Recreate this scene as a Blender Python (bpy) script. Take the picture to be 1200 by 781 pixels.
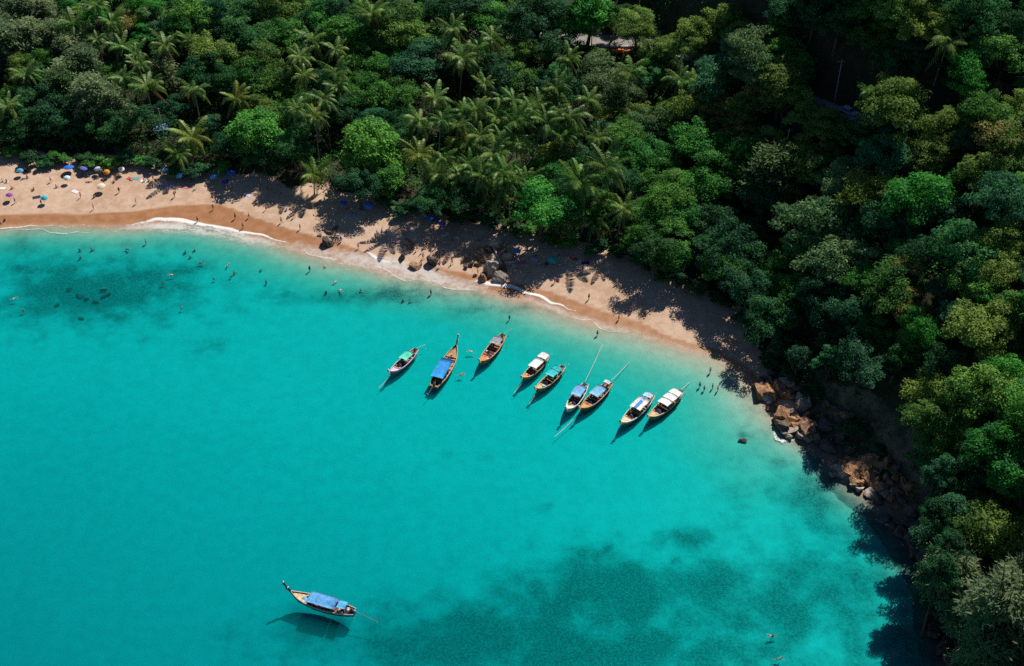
import bpy, bmesh, math, random
import numpy as np
from mathutils import Vector, Matrix, Euler

R = math.radians
rng = random.Random(11)
nrg = np.random.default_rng(11)
sc = bpy.context.scene
for o in list(bpy.data.objects):
    bpy.data.objects.remove(o)
C = sc.collection

# ------------------------------------------------------------------ camera, sky, sun, exposure
CAM_H, PITCH, FPX = 180.0, R(40.0), 1500.0          # drone height, pitch below horizon, focal length in 1200-wide pixels
cam_d = bpy.data.cameras.new('camera')
cam_d.lens = 36.0 * FPX / 1200.0
cam_d.sensor_width = 36.0
cam_d.sensor_fit = 'HORIZONTAL'
cam_d.clip_start = 1.0
cam_d.clip_end = 3000.0
cam = bpy.data.objects.new('camera', cam_d)
C.objects.link(cam)
cam.location = (0, 0, CAM_H)
cam.rotation_euler = (math.pi / 2 - PITCH, 0, 0)
sc.camera = cam

SUN_EL, SUN_AZ = R(48.0), R(32.0)                    # azimuth from +Y towards +X
world = bpy.data.worlds.new('World')
sc.world = world
world.use_nodes = True
wn = world.node_tree.nodes
wl = world.node_tree.links
wn.clear()
wo = wn.new('ShaderNodeOutputWorld')
wb = wn.new('ShaderNodeBackground')
ws = wn.new('ShaderNodeTexSky')
ws.sky_type = 'NISHITA'
ws.sun_disc = False
ws.sun_elevation = SUN_EL
ws.sun_rotation = SUN_AZ
ws.altitude = 0
ws.air_density = 1.0
ws.dust_density = 0.0
ws.ozone_density = 8.0
wb.inputs['Strength'].default_value = 0.05
wl.new(ws.outputs[0], wb.inputs['Color'])
wl.new(wb.outputs[0], wo.inputs['Surface'])

sun_d = bpy.data.lights.new('sun', 'SUN')
sun_d.energy = 5.0
sun_d.angle = R(0.5)
sun_d.color = (1.0, 0.95, 0.86)
sun = bpy.data.objects.new('sun', sun_d)
C.objects.link(sun)
sdir = Vector((math.cos(SUN_EL) * math.sin(SUN_AZ), math.cos(SUN_EL) * math.cos(SUN_AZ), math.sin(SUN_EL)))
sun.rotation_euler = sdir.to_track_quat('Z', 'Y').to_euler()
sun.location = (150, 400, 400)

sc.view_settings.view_transform = 'Standard'
sc.view_settings.look = 'None'
sc.view_settings.exposure = 0.2
sc.view_settings.gamma = 1.0
sc.view_settings.use_curve_mapping = False
sc.render.engine = 'CYCLES'
cy = sc.cycles
cy.max_bounces = 5
cy.diffuse_bounces = 2
cy.glossy_bounces = 2
cy.transmission_bounces = 3
cy.transparent_max_bounces = 16
cy.volume_bounces = 0
cy.caustics_reflective = False
cy.caustics_refractive = False
cy.use_denoising = False

# ------------------------------------------------------------------ pixel <-> place
FWD = np.array([0, math.cos(PITCH), -math.sin(PITCH)])
UPV = np.array([0, math.sin(PITCH), math.cos(PITCH)])
RGT = np.array([1.0, 0, 0])

def ray(px, py):
    return FWD + RGT * ((px - 600.0) / FPX) + UPV * ((390.5 - py) / FPX)

def P(px, py, z=0.0):
    """point of the level plane z that the photograph shows at (px, py)"""
    d = ray(px, py)
    t = (z - CAM_H) / d[2]
    return np.array([d[0] * t, d[1] * t, z])

def proj(p):
    v = np.array([p[0], p[1], p[2] - CAM_H])
    dep = v @ FWD
    return 600 + FPX * (v @ RGT) / dep, 390.5 - FPX * (v @ UPV) / dep, dep

# ------------------------------------------------------------------ terrain
SHORE_PX = [(-700, 250), (-200, 268), (-60, 270), (0, 268), (60, 265), (130, 264), (190, 262), (230, 264), (270, 272), (330, 287), (400, 304), (450, 318),
            (500, 328), (560, 342), (610, 354), (670, 371), (730, 388), (790, 404), (835, 418), (868, 436), (886, 462), (905, 492), (935, 516),
            (965, 532), (985, 556), (1010, 578), (1040, 600), (1060, 632), (1078, 668), (1092, 710), (1100, 760), (1106, 830), (1110, 1000)]
VEG_PX = [(-700, 160), (-200, 176), (0, 186), (60, 194), (130, 197), (200, 208), (300, 220), (380, 232), (440, 240), (500, 254), (560, 272), (620, 282),
          (690, 294), (760, 312), (820, 340), (868, 380), (893, 428), (930, 462), (975, 500), (1030, 545), (1080, 590), (1105, 640), (1122, 690),
          (1138, 740), (1150, 800), (1160, 1000)]
SHORE = np.array([P(x, y)[:2] for x, y in SHORE_PX])
VEG = np.array([P(x, y)[:2] for x, y in VEG_PX])

def seg_dist(X, Y, poly):
    best = np.full(X.shape, 1e9)
    for (ax, ay), (bx, by) in zip(poly[:-1], poly[1:]):
        dx, dy = bx - ax, by - ay
        t = np.clip(((X - ax) * dx + (Y - ay) * dy) / (dx * dx + dy * dy), 0, 1)
        best = np.minimum(best, np.hypot(X - ax - t * dx, Y - ay - t * dy))
    return best

def inside(X, Y, poly):
    c = np.zeros(X.shape, bool)
    n = len(poly)
    for i in range(n):
        x1, y1 = poly[i]
        x2, y2 = poly[(i + 1) % n]
        if y1 == y2:
            continue
        m = ((y1 > Y) != (y2 > Y)) & (X < (x2 - x1) * (Y - y1) / (y2 - y1) + x1)
        c ^= m
    return c

def signed(X, Y, poly):
    closed = np.vstack([poly, [[900, poly[-1][1]], [900, 1200], [poly[0][0], 1200]]])
    return np.where(inside(X, Y, closed), 1, -1) * seg_dist(X, Y, poly)

def hashn(ix, iy, seed):
    h = np.sin(ix * 127.1 + iy * 311.7 + seed * 74.7) * 43758.5453
    return h - np.floor(h)

def vnoise(X, Y, scale, seed=0):
    x, y = X / scale, Y / scale
    ix, iy = np.floor(x), np.floor(y)
    fx, fy = x - ix, y - iy
    fx, fy = fx * fx * (3 - 2 * fx), fy * fy * (3 - 2 * fy)
    a, b = hashn(ix, iy, seed), hashn(ix + 1, iy, seed)
    c, d = hashn(ix, iy + 1, seed), hashn(ix + 1, iy + 1, seed)
    return (a * (1 - fx) + b * fx) * (1 - fy) + (c * (1 - fx) + d * fx) * fy

def sstep(a, b, x):
    t = np.clip((x - a) / (b - a), 0, 1)
    return t * t * (3 - 2 * t)

STEP = 1.5
GX = np.arange(-260, 262, STEP)
GY = np.arange(84, 600, STEP)
XX, YY = np.meshgrid(GX, GY)
DS = signed(XX, YY, SHORE) + (vnoise(XX, YY, 9, 3) - .5) * 1.6 + (vnoise(XX, YY, 23, 8) - .5) * 2.2
DV = signed(XX, YY, VEG) + (vnoise(XX, YY, 8, 5) - .5) * 3.0
stretch = np.interp(XX, [-140, -70, 0, 25, 45, 60, 75], [1.0, 1.3, 1.2, 1.8, 2.3, 1.7, 1.0])
stretch = stretch + (.75 - stretch) * (1 - sstep(P(0, 490)[1], P(0, 445)[1], YY)) * sstep(30, 70, XX)
DQ = np.where(DS < 0, DS / np.where(-DS < 35, stretch, 1 + (stretch - 1) * np.clip((70 + DS) / 35, 0, 1)), DS)
sea_z = -np.interp(-DQ, [0, 3, 7, 12, 20, 45, 70, 110, 170, 260], [0, .16, .50, .92, 1.08, 1.25, 1.65, 2.6, 4.5, 7.0])
beach_z = np.interp(DS, [0, 6, 15, 30, 60], [0, .5, 1.3, 2.3, 3.0])
ZZ = np.where(DS < 0, sea_z, beach_z)
right = sstep(25, 85, XX)
slope = .24 + .36 * right
flat = 30 * (1 - right) + 1.0
q = DV - flat
soft = np.where(q > 40, q, 6 * np.log1p(np.exp(np.clip(q / 6, -30, 30))))
hill = slope * soft
hill = 82 * np.tanh(hill / 82)
ZZ = ZZ + np.where(DV > -10, hill * sstep(-6, 4, DV), 0)
bank = sstep(45, 75, XX) * (YY < P(0, 425)[1] + 6)
ZZ += bank * np.interp(YY, [P(0, 720)[1], P(0, 640)[1], P(0, 585)[1], P(0, 470)[1]], [17, 13, 6, 4]) * sstep(6, 19, DS + (vnoise(XX, YY, 7, 71) - .5) * 4)
ZZ += np.where(DV > 4, (vnoise(XX, YY, 30, 1) - .5) * 3.5 + (vnoise(XX, YY, 11, 2) - .5) * 1.4, 0)

def grid_at(G, x, y):
    fx = np.clip((np.asarray(x, float) - GX[0]) / STEP, 0, len(GX) - 1.001)
    fy = np.clip((np.asarray(y, float) - GY[0]) / STEP, 0, len(GY) - 1.001)
    ix, iy = fx.astype(int), fy.astype(int)
    u, v = fx - ix, fy - iy
    return (G[iy, ix] * (1 - u) + G[iy, ix + 1] * u) * (1 - v) + (G[iy + 1, ix] * (1 - u) + G[iy + 1, ix + 1] * u) * v

TT = np.arange(110, 640, .4)
def hit(px, py, h=0.0):
    """where the view ray meets the surface lying h above the ground"""
    d = ray(px, py)
    pts = d[None, :] * TT[:, None]
    zz = pts[:, 2] + CAM_H
    below = zz <= np.maximum(grid_at(ZZ, pts[:, 0], pts[:, 1]), 0 if h == 0 else -1) + h
    i = int(np.argmax(below)) if below.any() else len(TT) - 1
    return np.array([pts[i, 0], pts[i, 1], float(grid_at(ZZ, pts[i, 0], pts[i, 1]))])

# the road across the slope: bench, cutting behind it
ROAD_PX = [(500, 30), (570, 40), (640, 46), (700, 50), (760, 54), (830, 68), (890, 92), (945, 114), (1000, 138), (1060, 158), (1130, 170)]
road_w = [hit(x, y) for x, y in ROAD_PX]
def catmull(pts, n=10):
    pts = [np.array(p, float) for p in pts]
    pts = [2 * pts[0] - pts[1]] + pts + [2 * pts[-1] - pts[-2]]
    out = []
    for i in range(1, len(pts) - 2):
        p0, p1, p2, p3 = pts[i - 1:i + 3]
        for k in range(n):
            t = k / n
            out.append(.5 * (2 * p1 + (p2 - p0) * t + (2 * p0 - 5 * p1 + 4 * p2 - p3) * t * t + (3 * p1 - p0 - 3 * p2 + p3) * t ** 3))
    out.append(pts[-2])
    return np.array(out)
ROAD = catmull(road_w, 8)
for _ in range(30):
    ROAD[1:-1, 2] = (ROAD[:-2, 2] + ROAD[2:, 2]) / 2
best = np.full(XX.shape, 1e9); rz = np.zeros(XX.shape); rside = np.zeros(XX.shape); rs = np.zeros(XX.shape)
for i in range(len(ROAD) - 1):
    a, b = ROAD[i], ROAD[i + 1]
    d = b[:2] - a[:2]
    t = np.clip(((XX - a[0]) * d[0] + (YY - a[1]) * d[1]) / (d @ d), 0, 1)
    dist = np.hypot(XX - a[0] - t * d[0], YY - a[1] - t * d[1])
    m = dist < best
    best = np.where(m, dist, best)
    rz = np.where(m, a[2] + t * (b[2] - a[2]), rz)
    rside = np.where(m, np.sign(d[0] * (YY - a[1]) - d[1] * (XX - a[0])), rside)
    rs = np.where(m, (i + t) / (len(ROAD) - 1), rs)
DR = best * rside
cutting = np.interp(rs, [0, .4, .52, .62, .72, .85, 1], [0, 1.5, 9, 16, 19, 12, 3])
ZZ = ZZ + np.where(DR > 4, cutting * sstep(4.2, 4.2 + np.maximum(cutting, 2) * .62, DR), 0) * (rs < .999)
wroad = 1 - sstep(4.4, 9.0, np.where(DR > 0, np.abs(DR) + np.where(cutting > 4, 3.0, 0), np.abs(DR)))
ZZ = ZZ * (1 - wroad) + (rz - .06) * wroad

def ground(x, y):
    return float(grid_at(ZZ, x, y))
def shore_d(x, y):
    return float(grid_at(DS, x, y))
def veg_d(x, y):
    return float(grid_at(DV, x, y))

# ------------------------------------------------------------------ materials
def new_mat(name):
    m = bpy.data.materials.new(name)
    m.use_nodes = True
    nt = m.node_tree
    nt.nodes.clear()
    out = nt.nodes.new('ShaderNodeOutputMaterial')
    return m, nt.nodes, nt.links, out

def mixc(n, l, fac, a, b, blend='MIX'):
    x = n.new('ShaderNodeMix'); x.data_type = 'RGBA'; x.blend_type = blend
    for sock, v in ((x.inputs['Factor'], fac), (x.inputs['A'], a), (x.inputs['B'], b)):
        if hasattr(v, 'links') or isinstance(v, bpy.types.NodeSocket):
            l.new(v, sock)
        elif isinstance(v, (int, float)):
            sock.default_value = v
        else:
            sock.default_value = (*v, 1)
    return x.outputs['Result']

def math_n(n, l, op, a, b=None, c=None, clamp=False):
    x = n.new('ShaderNodeMath'); x.operation = op; x.use_clamp = clamp
    for i, v in enumerate((a, b, c)):
        if v is None:
            continue
        if isinstance(v, bpy.types.NodeSocket):
            l.new(v, x.inputs[i])
        else:
            x.inputs[i].default_value = v
    return x.outputs[0]

def noise_n(n, l, vec, scale, detail=4, rough=.55):
    x = n.new('ShaderNodeTexNoise')
    x.inputs['Scale'].default_value = scale
    x.inputs['Detail'].default_value = detail
    x.inputs['Roughness'].default_value = rough
    if vec is not None:
        l.new(vec, x.inputs['Vector'])
    return x.outputs['Fac']

def maprange(n, l, v, a, b, c=0, d=1, smooth=True):
    x = n.new('ShaderNodeMapRange'); x.interpolation_type = 'SMOOTHSTEP' if smooth else 'LINEAR'
    l.new(v, x.inputs['Value'])
    for k, val in (('From Min', a), ('From Max', b), ('To Min', c), ('To Max', d)):
        x.inputs[k].default_value = val
    return x.outputs['Result']

_paint = {}
def paint(col, rough=.6, var=.25, scale=3.0, spec=.3, metal=0.0):
    key = (tuple(round(c, 3) for c in col), rough, var, scale, metal)
    if key in _paint:
        return _paint[key]
    m, n, l, out = new_mat('paint')
    tc = n.new('ShaderNodeTexCoord')
    f = noise_n(n, l, tc.outputs['Object'], scale, 5)
    f = maprange(n, l, f, .3, .7)
    dark = tuple(c * (1 - var) for c in col)
    light = tuple(min(c * (1 + var * .5), 1) for c in col)
    b = n.new('ShaderNodeBsdfPrincipled')
    l.new(mixc(n, l, f, dark, light), b.inputs['Base Color'])
    b.inputs['Roughness'].default_value = rough
    b.inputs['Specular IOR Level'].default_value = spec
    b.inputs['Metallic'].default_value = metal
    l.new(b.outputs[0], out.inputs['Surface'])
    _paint[key] = m
    return m

def leaf_mat(name, c_old, c_new, trans=.34, scale=.45, rough=.6, spec=.12):
    m, n, l, out = new_mat(name)
    tc = n.new('ShaderNodeTexCoord')
    oi = n.new('ShaderNodeObjectInfo')
    add = n.new('ShaderNodeVectorMath'); add.operation = 'ADD'
    l.new(tc.outputs['Object'], add.inputs[0]); l.new(oi.outputs['Location'], add.inputs[1])
    f1 = noise_n(n, l, add.outputs[0], scale, 3)
    f2 = noise_n(n, l, add.outputs[0], scale * 7, 2)
    f = math_n(n, l, 'ADD', math_n(n, l, 'MULTIPLY', f1, .6), math_n(n, l, 'MULTIPLY', f2, .4))
    col = mixc(n, l, maprange(n, l, f, .36, .64), c_old, c_new)
    hs = n.new('ShaderNodeHueSaturation')
    l.new(col, hs.inputs['Color'])
    l.new(maprange(n, l, oi.outputs['Random'], 0, 1, .478, .522, False), hs.inputs['Hue'])
    rv = n.new('ShaderNodeMath'); rv.operation = 'FRACT'
    l.new(math_n(n, l, 'MULTIPLY', oi.outputs['Random'], 17.3), rv.inputs[0])
    l.new(maprange(n, l, rv.outputs[0], 0, 1, .75, 1.3, False), hs.inputs['Value'])
    b = n.new('ShaderNodeBsdfPrincipled')
    l.new(hs.outputs[0], b.inputs['Base Color'])
    b.inputs['Roughness'].default_value = rough
    b.inputs['Specular IOR Level'].default_value = spec
    t = n.new('ShaderNodeBsdfTranslucent')
    l.new(hs.outputs[0], t.inputs['Color'])
    mx = n.new('ShaderNodeMixShader')
    mx.inputs[0].default_value = trans
    l.new(b.outputs[0], mx.inputs[1]); l.new(t.outputs[0], mx.inputs[2])
    l.new(mx.outputs[0], out.inputs['Surface'])
    return m

# foliage colours (old leaf, new leaf)
LEAF = {
    'green':  leaf_mat('leaf_green', (.026, .125, .028), (.105, .310, .050)),
    'bright': leaf_mat('leaf_bright', (.032, .170, .030), (.112, .345, .048)),
    'dark':   leaf_mat('leaf_dark', (.016, .078, .036), (.052, .185, .060)),
    'olive':  leaf_mat('leaf_olive', (.070, .165, .034), (.220, .350, .066)),
    'teal':   leaf_mat('leaf_teal', (.026, .138, .052), (.092, .290, .096)),
    'yellow': leaf_mat('leaf_yellow', (.105, .185, .030), (.260, .330, .062)),
    'reddish': leaf_mat('leaf_reddish', (0.072, 0.171, 0.033), (0.291, 0.232, 0.071)),
    'grey':   leaf_mat('leaf_grey', (.056, .135, .048), (.180, .285, .105)),
    'feather': leaf_mat('leaf_feather', (.150, .250, .120), (.370, .460, .240), trans=.6),
    'feather_dark': leaf_mat('leaf_feather_dark', (0.055, 0.116, 0.041), (0.165, 0.231, 0.081)),
}
FROND = [leaf_mat('frond_green', (.055, .160, .028), (.150, .290, .050), trans=.38, scale=.3, rough=.45, spec=.3),
         leaf_mat('frond_pale', (.080, .185, .036), (.250, .370, .090), trans=.38, scale=.3, rough=.45, spec=.3),
         leaf_mat('frond_yellow', (.115, .200, .030), (.300, .360, .065), trans=.35, scale=.3, rough=.45, spec=.3)]
FROND_DEAD = leaf_mat('frond_dead', (.110, .065, .030), (.190, .125, .060), trans=.1)
BARK = paint((.13, .10, .075), .9, .5, 2.0)
BARK_PALE = paint((.26, .225, .18), .9, .4, 2.0)

# ground: sand, wet sand, pale sea floor, reef, forest litter
def ground_mat():
    m, n, l, out = new_mat('sand_and_soil')
    geo = n.new('ShaderNodeNewGeometry')
    pos = geo.outputs['Position']
    sep = n.new('ShaderNodeSeparateXYZ'); l.new(pos, sep.inputs[0])
    def attr(nm):
        a = n.new('ShaderNodeAttribute'); a.attribute_name = nm
        return a.outputs['Fac']
    big = noise_n(n, l, pos, .07, 4)
    mid = noise_n(n, l, pos, .45, 5)
    fine = noise_n(n, l, pos, 2.6, 5, .65)
    dry = mixc(n, l, maprange(n, l, mid, .35, .68), (0.459, 0.296, 0.195), (0.568, 0.400, 0.291))
    dry = mixc(n, l, maprange(n, l, fine, .5, .72, 0, .38), dry, (0.327, 0.200, 0.132))
    dry = mixc(n, l, maprange(n, l, big, .42, .6, 0, .4), dry, (0.596, 0.437, 0.327))
    foot = noise_n(n, l, pos, 1.15, 3, .8)
    dry = mixc(n, l, maprange(n, l, foot, .54, .62, 0, .30), dry, (0.309, 0.191, 0.127))
    wetc = mixc(n, l, maprange(n, l, mid, .3, .7), (0.304, 0.132, 0.054), (0.381, 0.182, 0.089))
    wob = math_n(n, l, 'ADD', attr('wet'), math_n(n, l, 'MULTIPLY', math_n(n, l, 'SUBTRACT', mid, .5), .35))
    sand = mixc(n, l, maprange(n, l, wob, .25, .75), dry, wetc)
    # below the water line the sand is pale and clean
    wash_c = mixc(n, l, maprange(n, l, mid, .3, .7), (0.418, 0.341, 0.255), (0.482, 0.400, 0.300))
    floor_c = mixc(n, l, maprange(n, l, sep.outputs['Z'], -1.1, -.35, 1, 0), wash_c, mixc(n, l, maprange(n, l, mid, .3, .7), (0.455, 0.441, 0.377), (0.509, 0.501, 0.437)))
    sub = maprange(n, l, sep.outputs['Z'], -.20, .16, 1, 0)
    sand = mixc(n, l, sub, sand, floor_c)
    # reef, plus the dark blob painted around the lone boat's shadow
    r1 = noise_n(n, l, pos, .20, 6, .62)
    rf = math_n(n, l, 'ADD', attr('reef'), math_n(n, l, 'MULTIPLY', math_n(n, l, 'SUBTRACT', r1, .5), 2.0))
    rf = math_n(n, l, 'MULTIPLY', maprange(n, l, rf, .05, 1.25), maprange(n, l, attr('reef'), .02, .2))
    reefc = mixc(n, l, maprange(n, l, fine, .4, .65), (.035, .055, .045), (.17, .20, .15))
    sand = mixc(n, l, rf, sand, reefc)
    # forest litter
    soil = mixc(n, l, maprange(n, l, mid, .35, .65), (.022, .030, .014), (.050, .046, .026))
    vf = math_n(n, l, 'ADD', attr('veg'), math_n(n, l, 'MULTIPLY', math_n(n, l, 'SUBTRACT', mid, .5), .7))
    sand = mixc(n, l, maprange(n, l, vf, .35, .65), sand, soil)
    # rocky shore
    rk = mixc(n, l, maprange(n, l, r1, .35, .65), (.06, .052, .045), (.21, .155, .105))
    kf = math_n(n, l, 'ADD', attr('rocky'), math_n(n, l, 'MULTIPLY', math_n(n, l, 'SUBTRACT', mid, .5), .6))
    sand = mixc(n, l, maprange(n, l, kf, .4, .6), sand, rk)
    b = n.new('ShaderNodeBsdfPrincipled')
    l.new(sand, b.inputs['Base Color'])
    rr = maprange(n, l, wob, .25, .75, .9, .5)
    l.new(rr, b.inputs['Roughness'])
    b.inputs['Specular IOR Level'].default_value = .18
    bp = n.new('ShaderNodeBump'); bp.inputs['Strength'].default_value = .9; bp.inputs['Distance'].default_value = .16
    l.new(mixc(n, l, .5, mid, fine), bp.inputs['Height'])
    l.new(bp.outputs[0], b.inputs['Normal'])
    l.new(b.outputs[0], out.inputs['Surface'])
    return m
GROUND = ground_mat()

# ------------------------------------------------------------------ object helpers
def tag(o, label, cat, group=None, kind=None):
    o['label'] = label
    o['category'] = cat
    if group:
        o['group'] = group
    if kind:
        o['kind'] = kind
    return o

def mesh_np(name, V, F, mat=None, smooth=False):
    """V (n,3), F (m,k) arrays"""
    me = bpy.data.meshes.new(name)
    V = np.asarray(V, np.float32); F = np.asarray(F, np.int32)
    k = F.shape[1]
    me.vertices.add(len(V)); me.vertices.foreach_set('co', V.ravel())
    me.loops.add(F.size); me.loops.foreach_set('vertex_index', F.ravel())
    me.polygons.add(len(F)); me.polygons.foreach_set('loop_start', np.arange(0, F.size, k, dtype=np.int32))
    me.polygons.foreach_set('loop_total', np.full(len(F), k, np.int32))
    if smooth:
        me.polygons.foreach_set('use_smooth', np.ones(len(F), bool))
    me.update(calc_edges=True)
    if mat is not None:
        me.materials.append(mat)
    return me

def link(name, me, parent=None, loc=None, rot=None, scale=None):
    o = bpy.data.objects.new(name, me)
    C.objects.link(o)
    if parent is not None:
        o.parent = parent
    if loc is not None:
        o.location = loc
    if rot is not None:
        o.rotation_euler = rot
    if scale is not None:
        o.scale = scale
    return o

def empty(name, loc, rz=0.0, scale=None):
    o = bpy.data.objects.new(name, None)
    C.objects.link(o)
    o.empty_display_size = .3
    o.location = loc
    o.rotation_euler = (0, 0, rz)
    if scale is not None:
        o.scale = scale
    return o

class MB:
    """collects quads and polygons of ONE piece"""
    def __init__(s):
        s.v = []; s.f = []
    def add(s, verts, faces):
        b = len(s.v)
        s.v += [tuple(map(float, p)) for p in verts]
        s.f += [tuple(b + i for i in f) for f in faces]
        return s
    def box(s, c, size, rot=None, taper=1.0):
        hx, hy, hz = (q / 2 for q in size)
        pts = [Vector((sx * hx * (taper if sz > 0 else 1), sy * hy * (taper if sz > 0 else 1), sz * hz)) for sz in (-1, 1) for sy in (-1, 1) for sx in (-1, 1)]
        if rot is not None:
            M = Euler(rot).to_matrix(); pts = [M @ p for p in pts]
        return s.add([p + Vector(c) for p in pts], [(0, 2, 3, 1), (4, 5, 7, 6), (0, 1, 5, 4), (2, 6, 7, 3), (0, 4, 6, 2), (1, 3, 7, 5)])
    def tube(s, pts, rad, n=6):
        pts = [Vector(p) for p in pts]
        if not hasattr(rad, '__len__'):
            rad = [rad] * len(pts)
        V = []
        for i, p in enumerate(pts):
            t = (pts[min(i + 1, len(pts) - 1)] - pts[max(i - 1, 0)]).normalized()
            a = t.orthogonal().normalized() if i == 0 else (a - t * a.dot(t)).normalized()
            b = t.cross(a)
            for k in range(n):
                w = 2 * math.pi * k / n
                V.append(p + (a * math.cos(w) + b * math.sin(w)) * rad[i])
        F = [(i * n + k, i * n + (k + 1) % n, (i + 1) * n + (k + 1) % n, (i + 1) * n + k) for i in range(len(pts) - 1) for k in range(n)]
        F += [tuple(range(n - 1, -1, -1)), tuple((len(pts) - 1) * n + k for k in range(n))]
        return s.add(V, F)
    def mesh(s, name, mat, smooth=False):
        me = bpy.data.meshes.new(name)
        me.from_pydata(s.v, [], s.f)
        if smooth:
            for p in me.polygons:
                p.use_smooth = True
        me.materials.append(mat)
        me.update()
        return me
    def build(s, name, mat, parent=None, smooth=False, loc=None, rot=None):
        return link(name, s.mesh(name, mat, smooth), parent, loc, rot)

# ---- labels that point at one thing: phrase + where it is from a landmark
LANDMARKS = [('the pale driftwood log', (582, 300)), ('the orange road barriers', (722, 60)), ('the car up the road', (992, 133)),
             ('the blue roofed hut', (190, 152)), ('the beige parasol', (118, 217)), ('the teal lone parasol', (646, 303)),
             ('the big bright spreading tree', (437, 180)), ('the twin roadside poles', (937, 175)), ('the sunlit beach-end rocks', (918, 482)),
             ('the jagged sunlit point', (1020, 562)), ('the bare reddish tree', (1170, 105)), ('the lone offshore boat', (375, 706)),
             ('the top left corner', (0, 0)), ('the top right corner', (1200, 0)), ('the bottom right corner', (1200, 781)),
             ('the lilac boat', (472, 425)), ('the three-panel white-roofed boat', (778, 476)), ('the pale reef boulder', (121, 338)),
             ('the leafless roadside tree', (772, 40)), ('the driftwood rocks', (575, 318)), ('the wide blue parasol', (80, 196)),
             ('the dark wash rock', (383, 286)), ('the pink towel', (217, 220))]
DIRS = ['right of', 'up and right of', 'above', 'up and left of', 'left of', 'down and left of', 'below', 'down and right of']
ORD = ['', 'second nearest', 'third nearest', 'fourth nearest', 'fifth nearest', 'sixth nearest', 'seventh nearest', 'eighth nearest', 'ninth nearest', 'tenth nearest',
       'eleventh nearest', 'twelfth nearest', 'thirteenth nearest', 'fourteenth nearest', 'fifteenth nearest']
PENDING = []
def later(o, phrase, cat, px, py, group=None, exclude=None):
    o['category'] = cat
    if group:
        o['group'] = group
    PENDING.append((o, phrase, px, py, exclude))
def write_labels():
    by = {}
    for it in PENDING:
        by.setdefault(it[1], []).append(it)
    for phrase, items in by.items():
        if len(items) == 1 and len(phrase.split()) >= 4:
            items[0][0]['label'] = phrase
            continue
        table = {}
        for li, (nm, (lx, ly)) in enumerate(LANDMARKS):
            for k, it in enumerate(items):
                dx, dy = it[2] - lx, ly - it[3]
                dd = math.hypot(dx, dy)
                sec = int(round(math.degrees(math.atan2(dy, dx)) / 45)) % 8
                table.setdefault((li, sec), []).append((dd, k))
        choice = {}
        for (li, sec), lst in table.items():
            lst.sort()
            for rank, (dd, k) in enumerate(lst):
                if items[k][4] == li or rank >= len(ORD):
                    continue
                cost = rank * 60 + dd
                if k not in choice or cost < choice[k][0]:
                    choice[k] = (cost, li, sec, rank, len(lst))
        for k, it in enumerate(items):
            if k in choice:
                _, li, sec, rank, n = choice[k]
                o = '' if n == 1 else ('nearest ' if rank == 0 else ORD[rank] + ' ')
                it[0]['label'] = f"{phrase}, {o}{DIRS[sec]} {LANDMARKS[li][0]}"
            else:
                it[0]['label'] = phrase + ' in the thick of the forest'

# ------------------------------------------------------------------ setting: sea floor, beach, hillside, sea, road
REEF_SHADOW_PX = [(105, 345, 42, 15, 1.35), (365, 742, 70, 22, .55), (640, 660, 90, 30, .35), (115, 345, 120, 40, .85), (20, 318, 60, 34, .55), (205, 325, 70, 16, .55), (90, 372, 90, 30, .4), (240, 412, 34, 12, .35), (455, 352, 130, 10, .62),  # second blob is painted dark to soften the lone boat's cast shadow, not reef
           (570, 370, 90, 8, .45), (800, 640, 38, 20, .75), (742, 700, 46, 40, .95), (690, 700, 120, 52, .75), (880, 705, 190, 60, .72), (560, 748, 150, 40, .95),
           (975, 590, 110, 60, .55), (1040, 765, 90, 40, .7), (700, 770, 220, 45, .85), (500, 722, 90, 26, .5), (640, 597, 9, 5, .55), (712, 644, 9, 5, .7),
           (788, 660, 9, 6, .8), (545, 540, 40, 8, .22), (330, 752, 70, 25, .3), (930, 490, 60, 40, .45), (880, 640, 60, 40, .35), (1000, 690, 70, 60, .5),
           (870, 517, 9, 5, .7)]
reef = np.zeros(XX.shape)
for px, py, rx, ry, s in REEF_SHADOW_PX:
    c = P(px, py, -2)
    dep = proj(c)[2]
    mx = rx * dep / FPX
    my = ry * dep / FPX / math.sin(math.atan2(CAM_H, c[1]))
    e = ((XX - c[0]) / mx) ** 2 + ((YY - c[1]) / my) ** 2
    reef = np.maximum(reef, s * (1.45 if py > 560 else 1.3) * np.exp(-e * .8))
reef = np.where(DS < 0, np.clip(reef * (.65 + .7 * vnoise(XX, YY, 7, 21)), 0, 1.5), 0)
wet_top = .52 + (vnoise(XX, YY, 26, 31) - .5) * .5 + (vnoise(XX, YY, 9, 33) - .5) * .16
wet_top = wet_top * np.interp(XX, [-150, -100, -30, 10, 60], [1.0, 1.2, .8, .55, .35])
wet = 1 - sstep(-.08, .10, ZZ - wet_top)
veg_a = sstep(-.5, 3.0, DV + (vnoise(XX, YY, 5, 41) - .5) * 5)
rocky = sstep(48, 62, XX + (vnoise(XX, YY, 8, 51) - .5) * 10) * (1 - sstep(7, 11, np.abs(DS - 5))) * (YY < P(0, 440)[1])

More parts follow.
